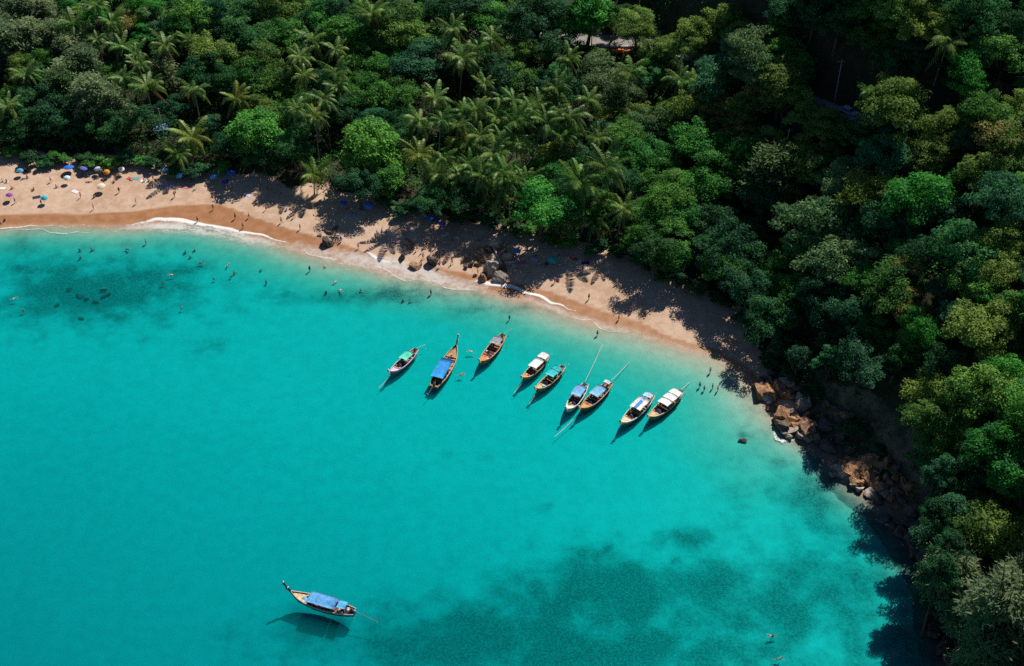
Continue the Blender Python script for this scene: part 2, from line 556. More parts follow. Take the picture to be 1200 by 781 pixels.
nx, ny = len(GX), len(GY)
idx = np.arange(nx * ny).reshape(ny, nx)
Vall = np.stack([XX.ravel(), YY.ravel(), ZZ.ravel()], 1)
Fall = np.stack([idx[:-1, :-1], idx[:-1, 1:], idx[1:, 1:], idx[1:, :-1]], -1).reshape(-1, 4)
cds = DS.ravel()[Fall].mean(1); cdv = DV.ravel()[Fall].mean(1)
region = np.where(cds < -2, 0, np.where(cdv > 2.5, 2, 1))
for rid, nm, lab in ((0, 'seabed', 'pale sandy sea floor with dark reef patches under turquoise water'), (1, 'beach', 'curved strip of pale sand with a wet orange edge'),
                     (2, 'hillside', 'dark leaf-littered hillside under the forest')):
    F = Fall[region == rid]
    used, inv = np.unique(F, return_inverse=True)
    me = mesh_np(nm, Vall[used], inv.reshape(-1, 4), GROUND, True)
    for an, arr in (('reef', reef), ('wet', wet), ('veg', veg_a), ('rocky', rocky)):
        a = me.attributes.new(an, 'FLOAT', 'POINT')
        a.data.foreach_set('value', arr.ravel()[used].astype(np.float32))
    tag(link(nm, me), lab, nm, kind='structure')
# land and sea floor beyond the modelled grid
far = MB()
far.add([(-2500, -2500, -12), (2500, -2500, -12), (2500, 3000, -12), (-2500, 3000, -12)], [(0, 1, 2, 3)])
tag(far.build('deep_seabed', paint((.40, .40, .36), .9)), 'plain deep sea floor beyond the bay', 'seabed', kind='structure')

def sea_mat():
    m, n, l, out = new_mat('sea_water')
    geo = n.new('ShaderNodeNewGeometry')
    dot = n.new('ShaderNodeVectorMath'); dot.operation = 'DOT_PRODUCT'
    l.new(geo.outputs['Incoming'], dot.inputs[0]); l.new(geo.outputs['Normal'], dot.inputs[1])
    c = math_n(n, l, 'ABSOLUTE', dot.outputs['Value'])
    inv = math_n(n, l, 'SUBTRACT', 1.0, c)
    p5 = math_n(n, l, 'POWER', inv, 5.0)
    fr = math_n(n, l, 'MULTIPLY_ADD', p5, .98, .02)
    mp = n.new('ShaderNodeMapping'); mp.inputs['Rotation'].default_value = (0, 0, R(-24)); mp.inputs['Scale'].default_value = (.35, 1.0, 1.0)
    l.new(geo.outputs['Position'], mp.inputs['Vector'])
    w1 = noise_n(n, l, mp.outputs[0], .55, 4, .6)
    w2 = noise_n(n, l, geo.outputs['Position'], 1.7, 3, .6)
    bp = n.new('ShaderNodeBump'); bp.inputs['Strength'].default_value = .12; bp.inputs['Distance'].default_value = .12
    l.new(mixc(n, l, .35, w1, w2), bp.inputs['Height'])
    g = n.new('ShaderNodeBsdfGlossy'); g.inputs['Roughness'].default_value = .03
    g.inputs['Color'].default_value = (1, 1, 1, 1)
    l.new(bp.outputs[0], g.inputs['Normal'])
    t = n.new('ShaderNodeBsdfTransparent')
    mx = n.new('ShaderNodeMixShader')
    l.new(fr, mx.inputs[0]); l.new(t.outputs[0], mx.inputs[1]); l.new(g.outputs[0], mx.inputs[2])
    l.new(mx.outputs[0], out.inputs['Surface'])
    va = n.new('ShaderNodeVolumeAbsorption')
    S = (2.0, .056, .027)
    va.inputs['Density'].default_value = S[0]
    va.inputs['Color'].default_value = (0, 1 - S[1] / S[0], 1 - S[2] / S[0], 1)
    vs = n.new('ShaderNodeVolumeScatter')
    vs.inputs['Color'].default_value = (.0, .62, .60, 1)
    vs.inputs['Density'].default_value = .24
    vs.inputs['Anisotropy'].default_value = .2
    ad = n.new('ShaderNodeAddShader')
    l.new(va.outputs[0], ad.inputs[0]); l.new(vs.outputs[0], ad.inputs[1])
    l.new(ad.outputs[0], out.inputs['Volume'])
    return m
sea = MB().box((0, 250, -5.5), (5000, 5400, 11.0))
tag(sea.build('sea', sea_mat()), 'clear turquoise bay water fading to deep teal', 'sea', kind='structure')

# road
road_mat = paint((.27, .25, .23), .9, .25, .35)
def strip(pts, left, rightw, dz):
    V = []
    for i, p in enumerate(pts):
        t = pts[min(i + 1, len(pts) - 1)][:2] - pts[max(i - 1, 0)][:2]
        t = t / np.linalg.norm(t)
        nrm = np.array([-t[1], t[0]])
        for w in (left, -rightw):
            q = p[:2] + nrm * w
            V.append((q[0], q[1], p[2] + dz))
    return V, [(2 * i, 2 * i + 1, 2 * i + 3, 2 * i + 2) for i in range(len(pts) - 1)]
V, F = strip(ROAD, 3.6, 3.6, .10)
tag(link('road', mesh_np('road', V, F, road_mat)), 'pale grey road cut across the wooded slope', 'road', kind='structure')
kerb = MB()
V, F = strip(ROAD, -3.55, 4.0, .30)
V2, _ = strip(ROAD, -3.55, 4.0, -.4)
nV = len(V)
kerb.add(V + V2, F + [tuple(nV + i for i in f[::-1]) for f in F] + [(2 * i, 2 * i + 2, nV + 2 * i + 2, nV + 2 * i) for i in range(len(ROAD) - 1)] +
         [(2 * i + 1, nV + 2 * i + 1, nV + 2 * i + 3, 2 * i + 3) for i in range(len(ROAD) - 1)])
tag(kerb.build('road_kerb', paint((.42, .40, .37), .85, .3, .5)), 'concrete kerb along the downhill edge of the road', 'kerb', kind='structure')

# ------------------------------------------------------------------ foliage meshes
def rand_dirs(n, g):
    v = g.normal(size=(n, 3))
    return v / np.linalg.norm(v, axis=1)[:, None]

def leaf_quads(cent, nrm, size, g, aspect=.62):
    """bent leaf sprays: one quad each, folded out of the plane by jitter"""
    n = len(cent)
    r = rand_dirs(n, g)
    a = np.cross(nrm, r); a /= np.linalg.norm(a, axis=1)[:, None] + 1e-9
    b = np.cross(nrm, a)
    s = size[:, None]
    j = nrm * (g.normal(size=(n, 1)) * .22) * s
    V = np.stack([cent - a * s * .5 + j, cent - b * s * aspect * .5, cent + a * s * .5 - j * .6, cent + b * s * aspect * .5], 1).reshape(-1, 3)
    return V, np.arange(4 * n).reshape(-1, 4)

def broad_crown(seed, lobes, per, leaf, flat=.72, subs=5, lumpy=1.0):
    """crown of unit radius: several domes of uneven height, each set with leafy clumps, each clump a shell of leaf sprays"""
    g = np.random.default_rng(seed)
    domes = []
    for k in range(subs):
        th = 2 * math.pi * k / subs + g.normal() * .45
        off = g.uniform(0, .25) if k == 0 else g.uniform(.42, .86)
        rad = g.uniform(.30, .54) if k else g.uniform(.5, .64)
        domes.append((np.array([off * math.cos(th), off * math.sin(th), g.uniform(-.36, .14) if k else g.uniform(.05, .3)]), rad))
    cents, nrms = [], []
    gold = math.pi * (3 - math.sqrt(5))
    for dc, dr in domes:
        per_d = max(4, int(lobes * 1.15 * dr * dr / sum(q[1] ** 2 for q in domes)))
        for i in range(per_d):
            u = 1 - 1.35 * (i + .5) / per_d
            th = gold * i + g.normal() * .4
            rad = math.sqrt(max(0, 1 - u * u))
            d = np.array([rad * math.cos(th), rad * math.sin(th), u])
            if g.random() < .16:
                continue
            lc = dc + d * dr * g.uniform(.72, 1.22) * np.array([1, 1, flat * 1.05])
            lr = g.uniform(.14, .30) * lumpy
            k = int(per * (lr / .2) ** 1.9)
            dirs = rand_dirs(k, g)
            dirs[:, 2] = np.abs(dirs[:, 2]) * np.where(g.random(k) < .82, 1, -.6)
            sh = g.uniform(.45, 1.15, size=(k, 1)) ** .8
            cents.append(lc + dirs * sh * lr * np.array([1.2, 1.2, .58]))
            nn = dirs * .85 + np.array([0, 0, .62]) + g.normal(size=(k, 3)) * .38
            nrms.append(nn / np.linalg.norm(nn, axis=1)[:, None])
    cents = np.vstack(cents); nrms = np.vstack(nrms)
    size = leaf * g.uniform(.6, 1.35, len(cents))
    return leaf_quads(cents, nrms, size, g)

def layered_crown(seed, tiers, per, leaf):
    """spreading tiers of foliage (sea almond habit)"""
    g = np.random.default_rng(seed)
    cents = []; nr = []
    for t in range(tiers):
        z = -.45 + 1.05 * t / (tiers - 1)
        reach = math.sqrt(max(.05, 1 - (max(z, 0) / .78) ** 2)) * g.uniform(.85, 1.05)
        nb = int(5 + 6 * reach)
        for b in range(nb):
            th = 2 * math.pi * (b + g.random() * .7) / nb
            rr = reach * g.uniform(.45, .95)
            lc = np.array([math.cos(th) * rr, math.sin(th) * rr, z + g.normal() * .05])
            lr = g.uniform(.17, .30)
            k = int(per * (lr / .24) ** 2)
            d = rand_dirs(k, g) * g.uniform(.2, 1.0, size=(k, 1)) ** .6
            cents.append(lc + d * lr * np.array([1.25, 1.25, .38]))
            n = np.array([0, 0, 1.0]) + d * .5 + g.normal(size=(k, 3)) * .42
            nr.append(n / np.linalg.norm(n, axis=1)[:, None])
    cents = np.vstack(cents); nr = np.vstack(nr)
    return leaf_quads(cents, nr, leaf * g.uniform(.6, 1.3, len(cents)), g)

def feather_crown(seed, branches, per):
    """casuarina: tall loose crown of drooping needle sprays, unit radius, z from -1.3 to 1.6"""
    g = np.random.default_rng(seed)
    V, F = [], []
    nb = 0
    for b in range(branches):
        h = (b + g.random()) / branches
        z0 = -1.2 + 2.5 * h
        reach = (1 - (h * .85) ** 1.8) * g.uniform(.55, 1.05) + .12
        th = b * 2.399 + g.normal() * .4
        out = np.array([math.cos(th), math.sin(th), .55 + .5 * h])
        for k in range(per):
            t = g.uniform(.25, 1.0)
            p = np.array([0, 0, z0]) + out * reach * t + g.normal(size=3) * .11 * np.array([1, 1, .8])
            d = out * .5 + g.normal(size=3) * .55 + np.array([0, 0, .1])
            d /= np.linalg.norm(d)
            ln = g.uniform(.09, .20)
            side = np.cross(d, g.normal(size=3)); side /= np.linalg.norm(side)
            w = ln * .20
            tip = p + d * ln + np.array([0, 0, -.3 * ln])
            V += [p - side * w, p + side * w, tip + side * w * .5, tip - side * w * .5]
            F.append((nb, nb + 1, nb + 2, nb + 3)); nb += 4
    return np.array(V), np.array(F)

CROWN = {}
for i in range(5):
    CROWN['big', i] = mesh_np('crown', *broad_crown(100 + i, 56, 120, .074, flat=[.88, .78, 1.0, .74, .85][i], subs=[5, 6, 5, 7, 6][i]), LEAF['green'])
for i in range(5):
    CROWN['small', i] = mesh_np('crown', *broad_crown(200 + i, 30, 115, .105, flat=[.9, .8, 1.0, .75, .85][i], subs=[3, 4, 3, 5, 4][i], lumpy=1.2), LEAF['green'])
for i in range(2):
    CROWN['tier', i] = mesh_np('crown', *layered_crown(300 + i, 6, 120, .095), LEAF['green'])
for i in range(3):
    CROWN['feather', i] = mesh_np('crown', *feather_crown(400 + i, 100, 66), LEAF['feather'])
for i in range(2):
    CROWN['bush', i] = mesh_np('foliage', *broad_crown(500 + i, 24, 60, .2, flat=.8, subs=3, lumpy=1.4), LEAF['green'])

def limb_tree(seed, h, r0, spread, n_limb, z_top, mat=BARK):
    """trunk with limbs, in units of crown radius"""
    g = random.Random(seed)
    mb = MB()
    bend = Vector((g.uniform(-.1, .1), g.uniform(-.1, .1), 0))
    pts = [Vector((0, 0, -.35)), Vector((0, 0, 0)), Vector((0, 0, h * .5)) + bend, Vector((0, 0, h)) + bend * 1.6]
    mb.tube(pts, [r0 * 1.25, r0 * 1.1, r0 * .8, r0 * .6], 7)
    for i in range(n_limb):
        a = 2 * math.pi * i / n_limb + g.uniform(-.4, .4)
        s = pts[2].lerp(pts[3], g.uniform(.3, 1))
        e = Vector((math.cos(a) * spread * g.uniform(.6, 1), math.sin(a) * spread * g.uniform(.6, 1), z_top * g.uniform(.8, 1.05)))
        m = s.lerp(e, .5) + Vector((0, 0, -.08))
        mb.tube([s, m, e], [r0 * .5, r0 * .32, r0 * .12], 5)
    return mb.mesh('trunk', mat, True)
TRUNK = [limb_tree(i, 1.0, .075, .62, 6, 1.75) for i in range(3)]
TRUNK_PALE = limb_tree(9, 1.0, .07, .62, 7, 1.75, BARK_PALE)

# bare tree: branching twigs
def bare_mesh(seed, mat):
    g = random.Random(seed)
    mb = MB()
    def grow(p, d, ln, r, lev):
        e = p + d * ln
        mb.tube([p, e], [r, r * .6], 4)
        if lev == 0:
            return
        for k in range(4 if lev > 1 else 3):
            nd = (d + Vector((g.uniform(-1, 1), g.uniform(-1, 1), g.uniform(-.25, .8))) * .8).normalized()
            grow(p.lerp(e, g.uniform(.55, 1)), nd, ln * g.uniform(.55, .78), r * .55, lev - 1)
    grow(Vector((0, 0, -.3)), Vector((.05, 0, 1)), 1.1, .095, 5)
    return mb.mesh('branches', mat)

# palm fronds: rachis with two rows of leaflets
def frond_mesh(seed, L, rise, droop, mat, nl=20):
    g = random.Random(seed)
    mb = MB()
    def pt(t):
        return Vector((L * (t * .96 - .10 * t ** 3 * droop), 0, L * (rise * t - droop * .62 * t ** 2.2)))
    ps = [pt(i / 6) for i in range(7)]
    mb.tube(ps, [.055, .05, .045, .038, .03, .02, .01], 3)
    for i in range(nl):
        t = .10 + .90 * i / (nl - 1)
        p = pt(t)
        tan = (pt(min(t + .03, 1.03)) - pt(t - .03)).normalized()
        ll = L * .215 * (math.sin(math.pi * min(1, .12 + .86 * t)) ** .7) + .12
        for s in (-1, 1):
            side = Vector((0, s, 0))
            d = (side * .88 + tan * (.35 + .5 * t) + Vector((0, 0, -.42 - g.uniform(0, .4)))).normalized()
            w = tan * L * .021
            tip = p + d * ll + Vector((0, 0, -.16 * ll))
            mid = p + d * ll * .55
            mb.add([p - w * .7, p + w * .7, mid + w, tip, mid - w], [(0, 1, 2, 4), (4, 2, 3)])
    return mb.mesh('frond', mat)
FRONDS = {}
for ci, m in enumerate(FROND):
    FRONDS[ci] = [frond_mesh(10 * ci + k, 4.2, ri, dr, m) for k, (ri, dr) in enumerate(((1.05, .80), (.72, 1.02), (.42, 1.12), (.06, 1.15)))]
FROND_OLD = frond_mesh(99, 3.8, -.75, .45, FROND_DEAD, 13)

def palm_trunk(seed, h, lean):
    g = random.Random(seed)
    a = g.uniform(0, 6.28)
    lv = Vector((math.cos(a), math.sin(a), 0)) * lean
    n = 8
    pts = [Vector((0, 0, -.4))] + [Vector((0, 0, h * i / n)) + lv * (1 - (1 - i / n) ** 2 * 1.0 - 1 + (i / n) ** 1.6 * 0 + 0) for i in range(n + 1)]
    pts = [Vector((0, 0, -.4)) - lv * .02] + [Vector((0, 0, h * i / n)) + lv * ((i / n) ** 1.5) for i in range(n + 1)]
    rad = [.26, .23] + [.17 - .05 * i / n for i in range(1, n + 1)]
    mb = MB().tube(pts, rad, 7)
    return mb.mesh('trunk', BARK_PALE, True), pts[-1]
PALM_TRUNK = [palm_trunk(i, 10 + 1.3 * i, .6 + .5 * (i % 3)) for i in range(5)]
nut = MB()
for k in range(7):
    a = k * .9
    c = Vector((math.cos(a) * .28, math.sin(a) * .28, -.25 - .08 * (k % 3)))
    nut.tube([c + Vector((0, 0, .14)), c, c + Vector((0, 0, -.14))], [.05, .14, .04], 6)
NUTS = nut.mesh('coconuts', paint((.12, .11, .03), .6))

def make_palm(p, r, tone, seed, px, py):
    g = random.Random(seed)
    k = g.randrange(5)
    tm, top = PALM_TRUNK[k]
    root = empty('coconut_palm', p, g.uniform(0, 6.28))
    want = p_height.get(seed)
    sz = (want / top.z) if want else 1.0
    tr = link('trunk', tm, root, scale=(1, 1, sz))
    top = Vector((top.x, top.y, top.z * sz))
    s = r / 4.0
    n = g.choice((18, 22, 25, 28))
    wind = (g.gauss(0, .12), g.gauss(0, .12))
    for i in range(n):
        tier = min(3, int(4 * i / n))
        a = i * 2.399 + g.uniform(-.25, .25)
        t2 = tone
        if tier == 3 and g.random() < .45:
            t2 = min(2, tone + 1)
        if g.random() < .14:
            t2 = g.choice((0, 1))
        me = FRONDS[t2][tier]
        f = link('frond', me, root, top + Vector((0, 0, .1)), (g.uniform(-.3, .3) + wind[0] * math.cos(a), g.uniform(-.18, .22) + wind[1] * math.sin(a), a))
        q = s * g.uniform(.72, 1.12)
        f.scale = (q, q, q)
    for i in range(g.choice((1, 2, 3))):
        link('frond', FROND_OLD, root, top + Vector((0, 0, -.1)), (0, 0, g.uniform(0, 6.28)), (s, s, s))
    if g.random() < .7:
        link('coconuts', NUTS, root, top)
    phrase = ('deep green coconut palm', 'pale straw-green coconut palm', 'tall yellowing coconut palm')[tone]
    later(root, phrase, 'palm tree', px, py, 'coconut palms behind the beach')
    return root
p_height = {}

def set_mat(o, mat):
    o.material_slots[0].link = 'OBJECT'
    o.material_slots[0].material = mat

COLNAME = {'green': 'mid green', 'bright': 'bright green', 'dark': 'dark green', 'olive': 'olive green', 'teal': 'blue-green', 'yellow': 'yellow-green',
           'reddish': 'red-tinged green', 'grey': 'grey-green'}
LIT = [(896, 460), (920, 492), (942, 498), (1004, 552), (1026, 552)]
LITP = [np.array([*hit(x, y, 1.0)[:2], 1.5]) for x, y in LIT]
ROADP = [hit(x, y, .2) for x, y in ((675, 47), (695, 49), (715, 50), (735, 51), (755, 53))]
def shades(p, r, h, spots=None):
    c = np.array([p[0], p[1], p[2] + h])
    d = np.array(sdir)
    for q in (spots or LITP):
        v = c - q
        t = v @ d
        if t > 0 and np.linalg.norm(v - t * d) < r * .78:
            return True
    return False
def make_broad(p, r, colour, seed, px, py, form=None, h=None, phrase=None, group='broadleaf trees of the hillside forest'):
    g = random.Random(seed)
    form = form or ('big' if r > 3.9 else 'small')
    nvar = {'big': 5, 'small': 5, 'tier': 2}[form]
    root = empty('broadleaf_tree', p, g.uniform(0, 6.28))
    h = h or tree_h(r)
    tr = link('trunk', TRUNK_PALE if colour == 'grey' else g.choice(TRUNK), root, scale=(r, r, (h) / 1.75))
    sq = g.uniform(.85, 1.15)
    cr = link('crown', CROWN[form, g.randrange(nvar)], root, (0, 0, h), scale=(r * sq, r / sq, r * (g.uniform(.9, 1.15) if px < 850 else g.uniform(1.0, 1.45))), rot=(g.uniform(-.1, .1), g.uniform(-.1, .1), 0))
    set_mat(cr, LEAF[colour])
    size = 'large' if r > 5.2 else 'small' if r < 3.3 else 'medium'
    later(root, phrase or f'{size} {COLNAME[colour]} broadleaf tree', 'tree', px, py, group)
    return root
def tree_h(r):
    return 1.15 * r + 2.2

def make_feather(p, r, colour, seed, px, py, h):
    g = random.Random(seed)
    root = empty('casuarina_tree', p, g.uniform(0, 6.28))
    link('trunk', TRUNK[0], root, scale=(r * .8, r * .8, h * 1.05))
    cr = link('crown', CROWN['feather', g.randrange(3)], root, (0, 0, h), scale=(r * 1.1, r * 1.1, r * .78))
    set_mat(cr, LEAF[colour])
    later(root, ('pale olive' if colour == 'feather' else 'dark olive') + ' feathery casuarina tree', 'tree', px, py, 'feathery casuarinas')
    return root

# ------------------------------------------------------------------ trees seen one by one: (px, py, radius px) of the crown
B = dict(g='green', b='bright', d='dark', o='olive', t='teal', y='yellow', r='reddish', w='grey')
BROAD = '''148 25 14 r;172 10 16 b;55 125 28 d;25 150 22 d;15 112 18 g;225 15 22 g;213 38 17 g;260 15 22 t;290 10 18 g;320 10 20 o;350 5 16 o;375 17 20 g;
285 42 24 t;325 42 22 g;250 66 20 o;238 82 18 d;305 70 22 o;288 92 20 g;320 97 21 g;337 116 22 g;255 97 18 d;330 142 22 g;266 168 18 d;
410 42 24 b;465 27 25 o;487 42 22 o;440 48 16 o;420 64 18 b;446 62 15 g;472 62 16 b;490 72 24 t;455 78 16 b;450 92 12 y;440 112 21 g;540 15 23 d;510 8 16 g;
575 20 20 b;595 28 18 d;580 92 22 d;592 62 14 y;545 176 17 o;472 112 18 g;470 140 14 d;615 62 18 o;610 97 20 g;632 15 25 d;650 52 20 d;690 13 24 b;668 22 20 g;
700 88 22 w;706 112 20 w;730 112 17 w;748 25 16 o;745 44 15 o;718 18 16 g;772 72 15 b;766 92 14 t;787 57 14 o;710 137 14 y;646 186 16 y;672 172 14 w;
737 156 20 b;750 134 15 r;765 148 18 w;782 134 18 o;762 186 22 g;782 207 20 g;787 232 25 b;764 246 20 g;636 242 27 b;642 205 16 g;656 256 18 g;
750 276 14 b;776 270 20 g;792 300 16 b;770 298 18 d;822 36 18 y;852 28 20 o;871 38 16 y;812 56 14 o;866 52 16 t;915 38 15 b;906 66 22 b;932 76 16 b;880 76 26 w;845 92 24 t;
916 97 24 o;922 114 19 o;810 130 18 y;955 12 20 d;985 18 24 d;930 8 20 d;968 146 20 o;946 136 14 o;845 130 20 r;886 126 20 r;872 150 18 r;826 176 26 b;842 202 26 g;
880 178 20 g;906 172 18 o;876 199 13 w;820 222 22 b;986 216 22 w;940 188 22 o;958 202 20 o;976 180 14 b;990 158 14 g;1020 14 22 b;1056 14 22 o;1082 26 20 y;1030 46 18 b;
1110 20 16 o;1140 14 24 t;1132 92 22 b;1182 62 24 g;1192 28 22 d;1050 122 32 o;1140 118 16 b;1110 147 20 y;1090 182 22 o;1046 182 26 t;1156 146 24 g;1182 172 28 r;1160 204 22 o;
1026 226 26 y;1086 232 30 b;1176 238 28 t;960 266 34 w;912 320 20 b;986 312 30 w;932 340 20 g;862 290 24 d;850 262 22 d;955 302 20 g;1070 274 12 b;1130 292 28 t;
1176 290 24 o;1150 330 24 b;1166 354 22 g;1045 336 28 g;1068 316 16 r;1060 358 20 r;1184 326 22 o;1018 332 18 b;1192 362 22 o;1070 402 22 b;1050 424 14 g;1076 388 18 b;
1150 386 30 o;1174 412 22 o;1100 468 26 y;1160 460 30 o;1188 440 22 b;1136 482 20 o;1192 482 22 b;1098 500 24 o;1120 530 22 o;1120 502 28 o;1088 540 14 t;1180 522 30 b;1192 560 22 b;
1100 548 24 d;1150 556 24 d;1166 622 34 o;1192 640 26 o;1024 384 16 g;960 350 22 d;1000 370 20 d;985 400 22 d;1010 430 24 d;1110 430 20 d;1110 340 16 d;1130 590 22 d;
985 260 18 o;1010 270 16 d;930 235 14 d;1110 250 18 d;1040 270 22 d;1085 300 18 d;1120 215 16 d;1195 205 18 g;1195 130 18 o;1080 70 16 d;1050 70 18 d;1150 60 16 d;
890 240 20 d;832 255 20 d;800 255 20 b;800 180 16 g;800 155 15 d;735 215 18 d;755 215 16 g;700 235 16 g;665 225 18 d;560 225 16 d;505 230 16 d;540 235 16 d;
420 215 18 d;345 170 18 d;310 185 18 d;245 150 16 d;200 130 18 d;160 140 20 d;130 150 20 d;70 150 20 d;100 148 15 d;566 42 18 d;622 58 14 d;600 48 14 g;832 300 20 d;854 318 20 g;876 338 22 d;900 372 22 d;918 404 18 d;862 300 22 d;936 420 16 d;640 58 13 d;762 62 11 o;700 66 9 o;1110 625 26 d;1135 655 26 d;1106 590 16 d;1150 600 24 d;1128 560 20 d;546 34 16 g;1040 152 18 d;1085 160 18 o;1130 165 16 d;1010 160 14 d;175 20 14 w;395 10 16 d;400 130 18 d;415 100 16 g'''
PALM = '''92 30 20 0;116 10 16 0;190 50 18 1;140 56 18 0;156 64 15 1;30 86 20 1;6 124 15 1;165 76 16 1;173 104 19 1;140 92 14 1;222 48 13 0;228 106 20 1;280 118 19 2;370 46 20 1;356 68 16 1;
386 86 20 0;396 62 15 1;381 116 18 1;360 92 15 2;225 160 22 2;212 182 16 0;368 136 18 2;366 206 22 2;350 178 16 2;440 20 20 1;530 36 20 1;536 70 22 1;515 115 22 1;575 46 17 1;558 56 15 0;
486 142 18 1;510 142 17 0;532 150 17 1;496 180 20 2;516 186 18 1;514 207 22 1;536 206 20 1;562 130 18 1;581 141 18 1;577 186 22 1;566 208 18 0;592 168 17 0;597 212 22 0;582 232 17 0;
545 130 16 0;600 120 16 1;560 160 16 1;665 70 20 1;736 86 22 1;650 106 22 1;638 122 18 0;692 118 17 1;790 96 20 1;640 141 22 1;666 136 22 1;615 171 22 1;606 146 19 0;701 166 17 1;716 196 24 1;
685 216 23 0;610 216 20 1;726 246 22 1;692 260 18 0;808 95 17 1;1107 48 24 1;1022 112 14 0;585 200 18 0;550 195 16 0;625 130 16 1;590 115 16 0;570 100 14 1;660 160 16 0;345 130 15 1;400 105 15 1;115 45 14 0;130 30 14 0'''
FEATHER = '''24 20 22 f;50 24 22 f;6 40 20 f;34 50 22 f;62 48 18 f;84 64 20 f;98 82 22 f;82 92 20 f;110 118 24 f;192 88 17 f;132 126 20 f;72 108 20 d;10 58 24 f;906 214 34 d;1112 680 34 f;1134 726 26 f;1174 722 44 f;1192 690 30 f;1150 770 30 f;1092 700 18 d'''
TREES = []                                           # (x, y, r) taken places
def place(px, py, rpx, hfun):
    h = 7.0
    for _ in range(3):
        w = hit(px, py, h)
        dep = proj((w[0], w[1], w[2] + h))[2]
        r = rpx * dep / FPX
        h = hfun(r)
    return w, r, h
sd = 0
for row in FEATHER.replace('\n', '').split(';'):
    x, y, r, c = row.split(); sd += 1
    tall = float(y) > 600
    w, rm, h = place(float(x), float(y), float(r), (lambda q: 2.3 * q) if tall else (lambda q: 1.5 * q))
    make_feather(w, rm, 'feather' if c == 'f' else 'feather_dark', sd, float(x), float(y), h)
    TREES.append((w[0], w[1], rm))
for row in PALM.replace('\n', '').split(';'):
    x, y, r, c = row.split(); sd += 1
    hh = 5.5 if (float(y) > 150 and float(x) < 420) else rng.uniform(13, 17) if (float(y) < 235 and 340 < float(x) < 740) else rng.uniform(9.5, 14.5) if float(y) < 190 else rng.uniform(7.5, 11)
    w, rm, h = place(float(x), float(y), float(r), lambda q: hh)
    while hh > 6 and veg_d(w[0], w[1]) < 1.5:         # keep the foot of the palm behind the sand
        hh -= 1.0
        w, rm, h = place(float(x), float(y), float(r), lambda q: hh)
    p_height[sd] = hh
    rm = min(max(rm * 1.2, 3.9), 5.8) * rng.uniform(.82, 1.12)
    make_palm(w, rm, int(c), sd, float(x), float(y))
    TREES.append((w[0], w[1], rm * .6))
for row in BROAD.replace('\n', '').split(';'):
    x, y, r, c = row.split(); sd += 1
    low = float(y) > 108 and float(x) < 345
    hf = (lambda q: .75 * q + 1.0) if low else tree_h
    w, rm, h = place(float(x), float(y), float(r) * (1.1 if low else 1.33), hf)
    for cut in (.8, .62, .45):
        if float(x) > 880 and shades(w, rm, h):      # a lower tree where the photograph shows sun on the rocks beyond
            w, rm, h = place(float(x), float(y), float(r) * 1.3 * cut, lambda q: .75 * q + .4)
    make_broad(w, rm, B[c], sd, float(x), float(y), h=h, form='tier' if (c == 'b' and sd % 3 == 0) else None)
    TREES.append((w[0], w[1], rm))
# the bright spreading tree over the beach
for x, y, r in ((437, 176, 40), (452, 207, 24), (300, 156, 34)):
    sd += 1
    w, rm, h = place(x, y, r, lambda q: .8 * q + 2.0)
    lab = {437: 'big bright green spreading tree in tiers over the shaded sand', 452: 'low bright green tree just below the big spreading tree', 300: 'wide rich green spreading tree over the dappled sand'}[x]
    make_broad(w, rm, 'bright', sd, x, y, form='tier', h=h, phrase=lab)
    TREES.append((w[0], w[1], rm))
# tall trees leaning over the rocky shore, crowns high above the sunlit rocks
for x, y, r, c, hh in ((1086, 490, 26, 'o', 14), (1106, 552, 20, 'd', 15), (1118, 598, 22, 'd', 16), (1114, 640, 22, 'd', 17), (1098, 602, 18, 'd', 17), (1106, 668, 22, 'd', 18)):
    sd += 1
    w, rm, h = place(x, y, r, lambda q: hh)
    make_broad(w, rm, B[c], sd, x, y, h=h, phrase=f'tall {COLNAME[B[c]]} shore tree')
    TREES.append((w[0], w[1], rm))
# bare trees
for (x, y, r, col, lab) in ((772, 42, 13, (.34, .30, .27), 'leafless grey tree beside the pale road'), (1170, 104, 22, (.22, .135, .10), 'bare reddish twiggy tree high on the wooded slope'),
                            (876, 196, 15, (.36, .33, .30), 'leafless whitish tree in front of the dark casuarina'), (1165, 70, 10, (.25, .2, .17), 'small leafless tree above the bare reddish tree')):
    w, rm, h = place(x, y, r, lambda q: 1.6 * q)
    root = empty('bare_tree', w, rng.uniform(0, 6))
    me = bare_mesh(int(x), paint(col, .9, .3))
    link('branches', me, root, scale=(rm * .85, rm * .85, rm * .85))
    tag(root, lab, 'tree')
    TREES.append((w[0], w[1], rm * .6))

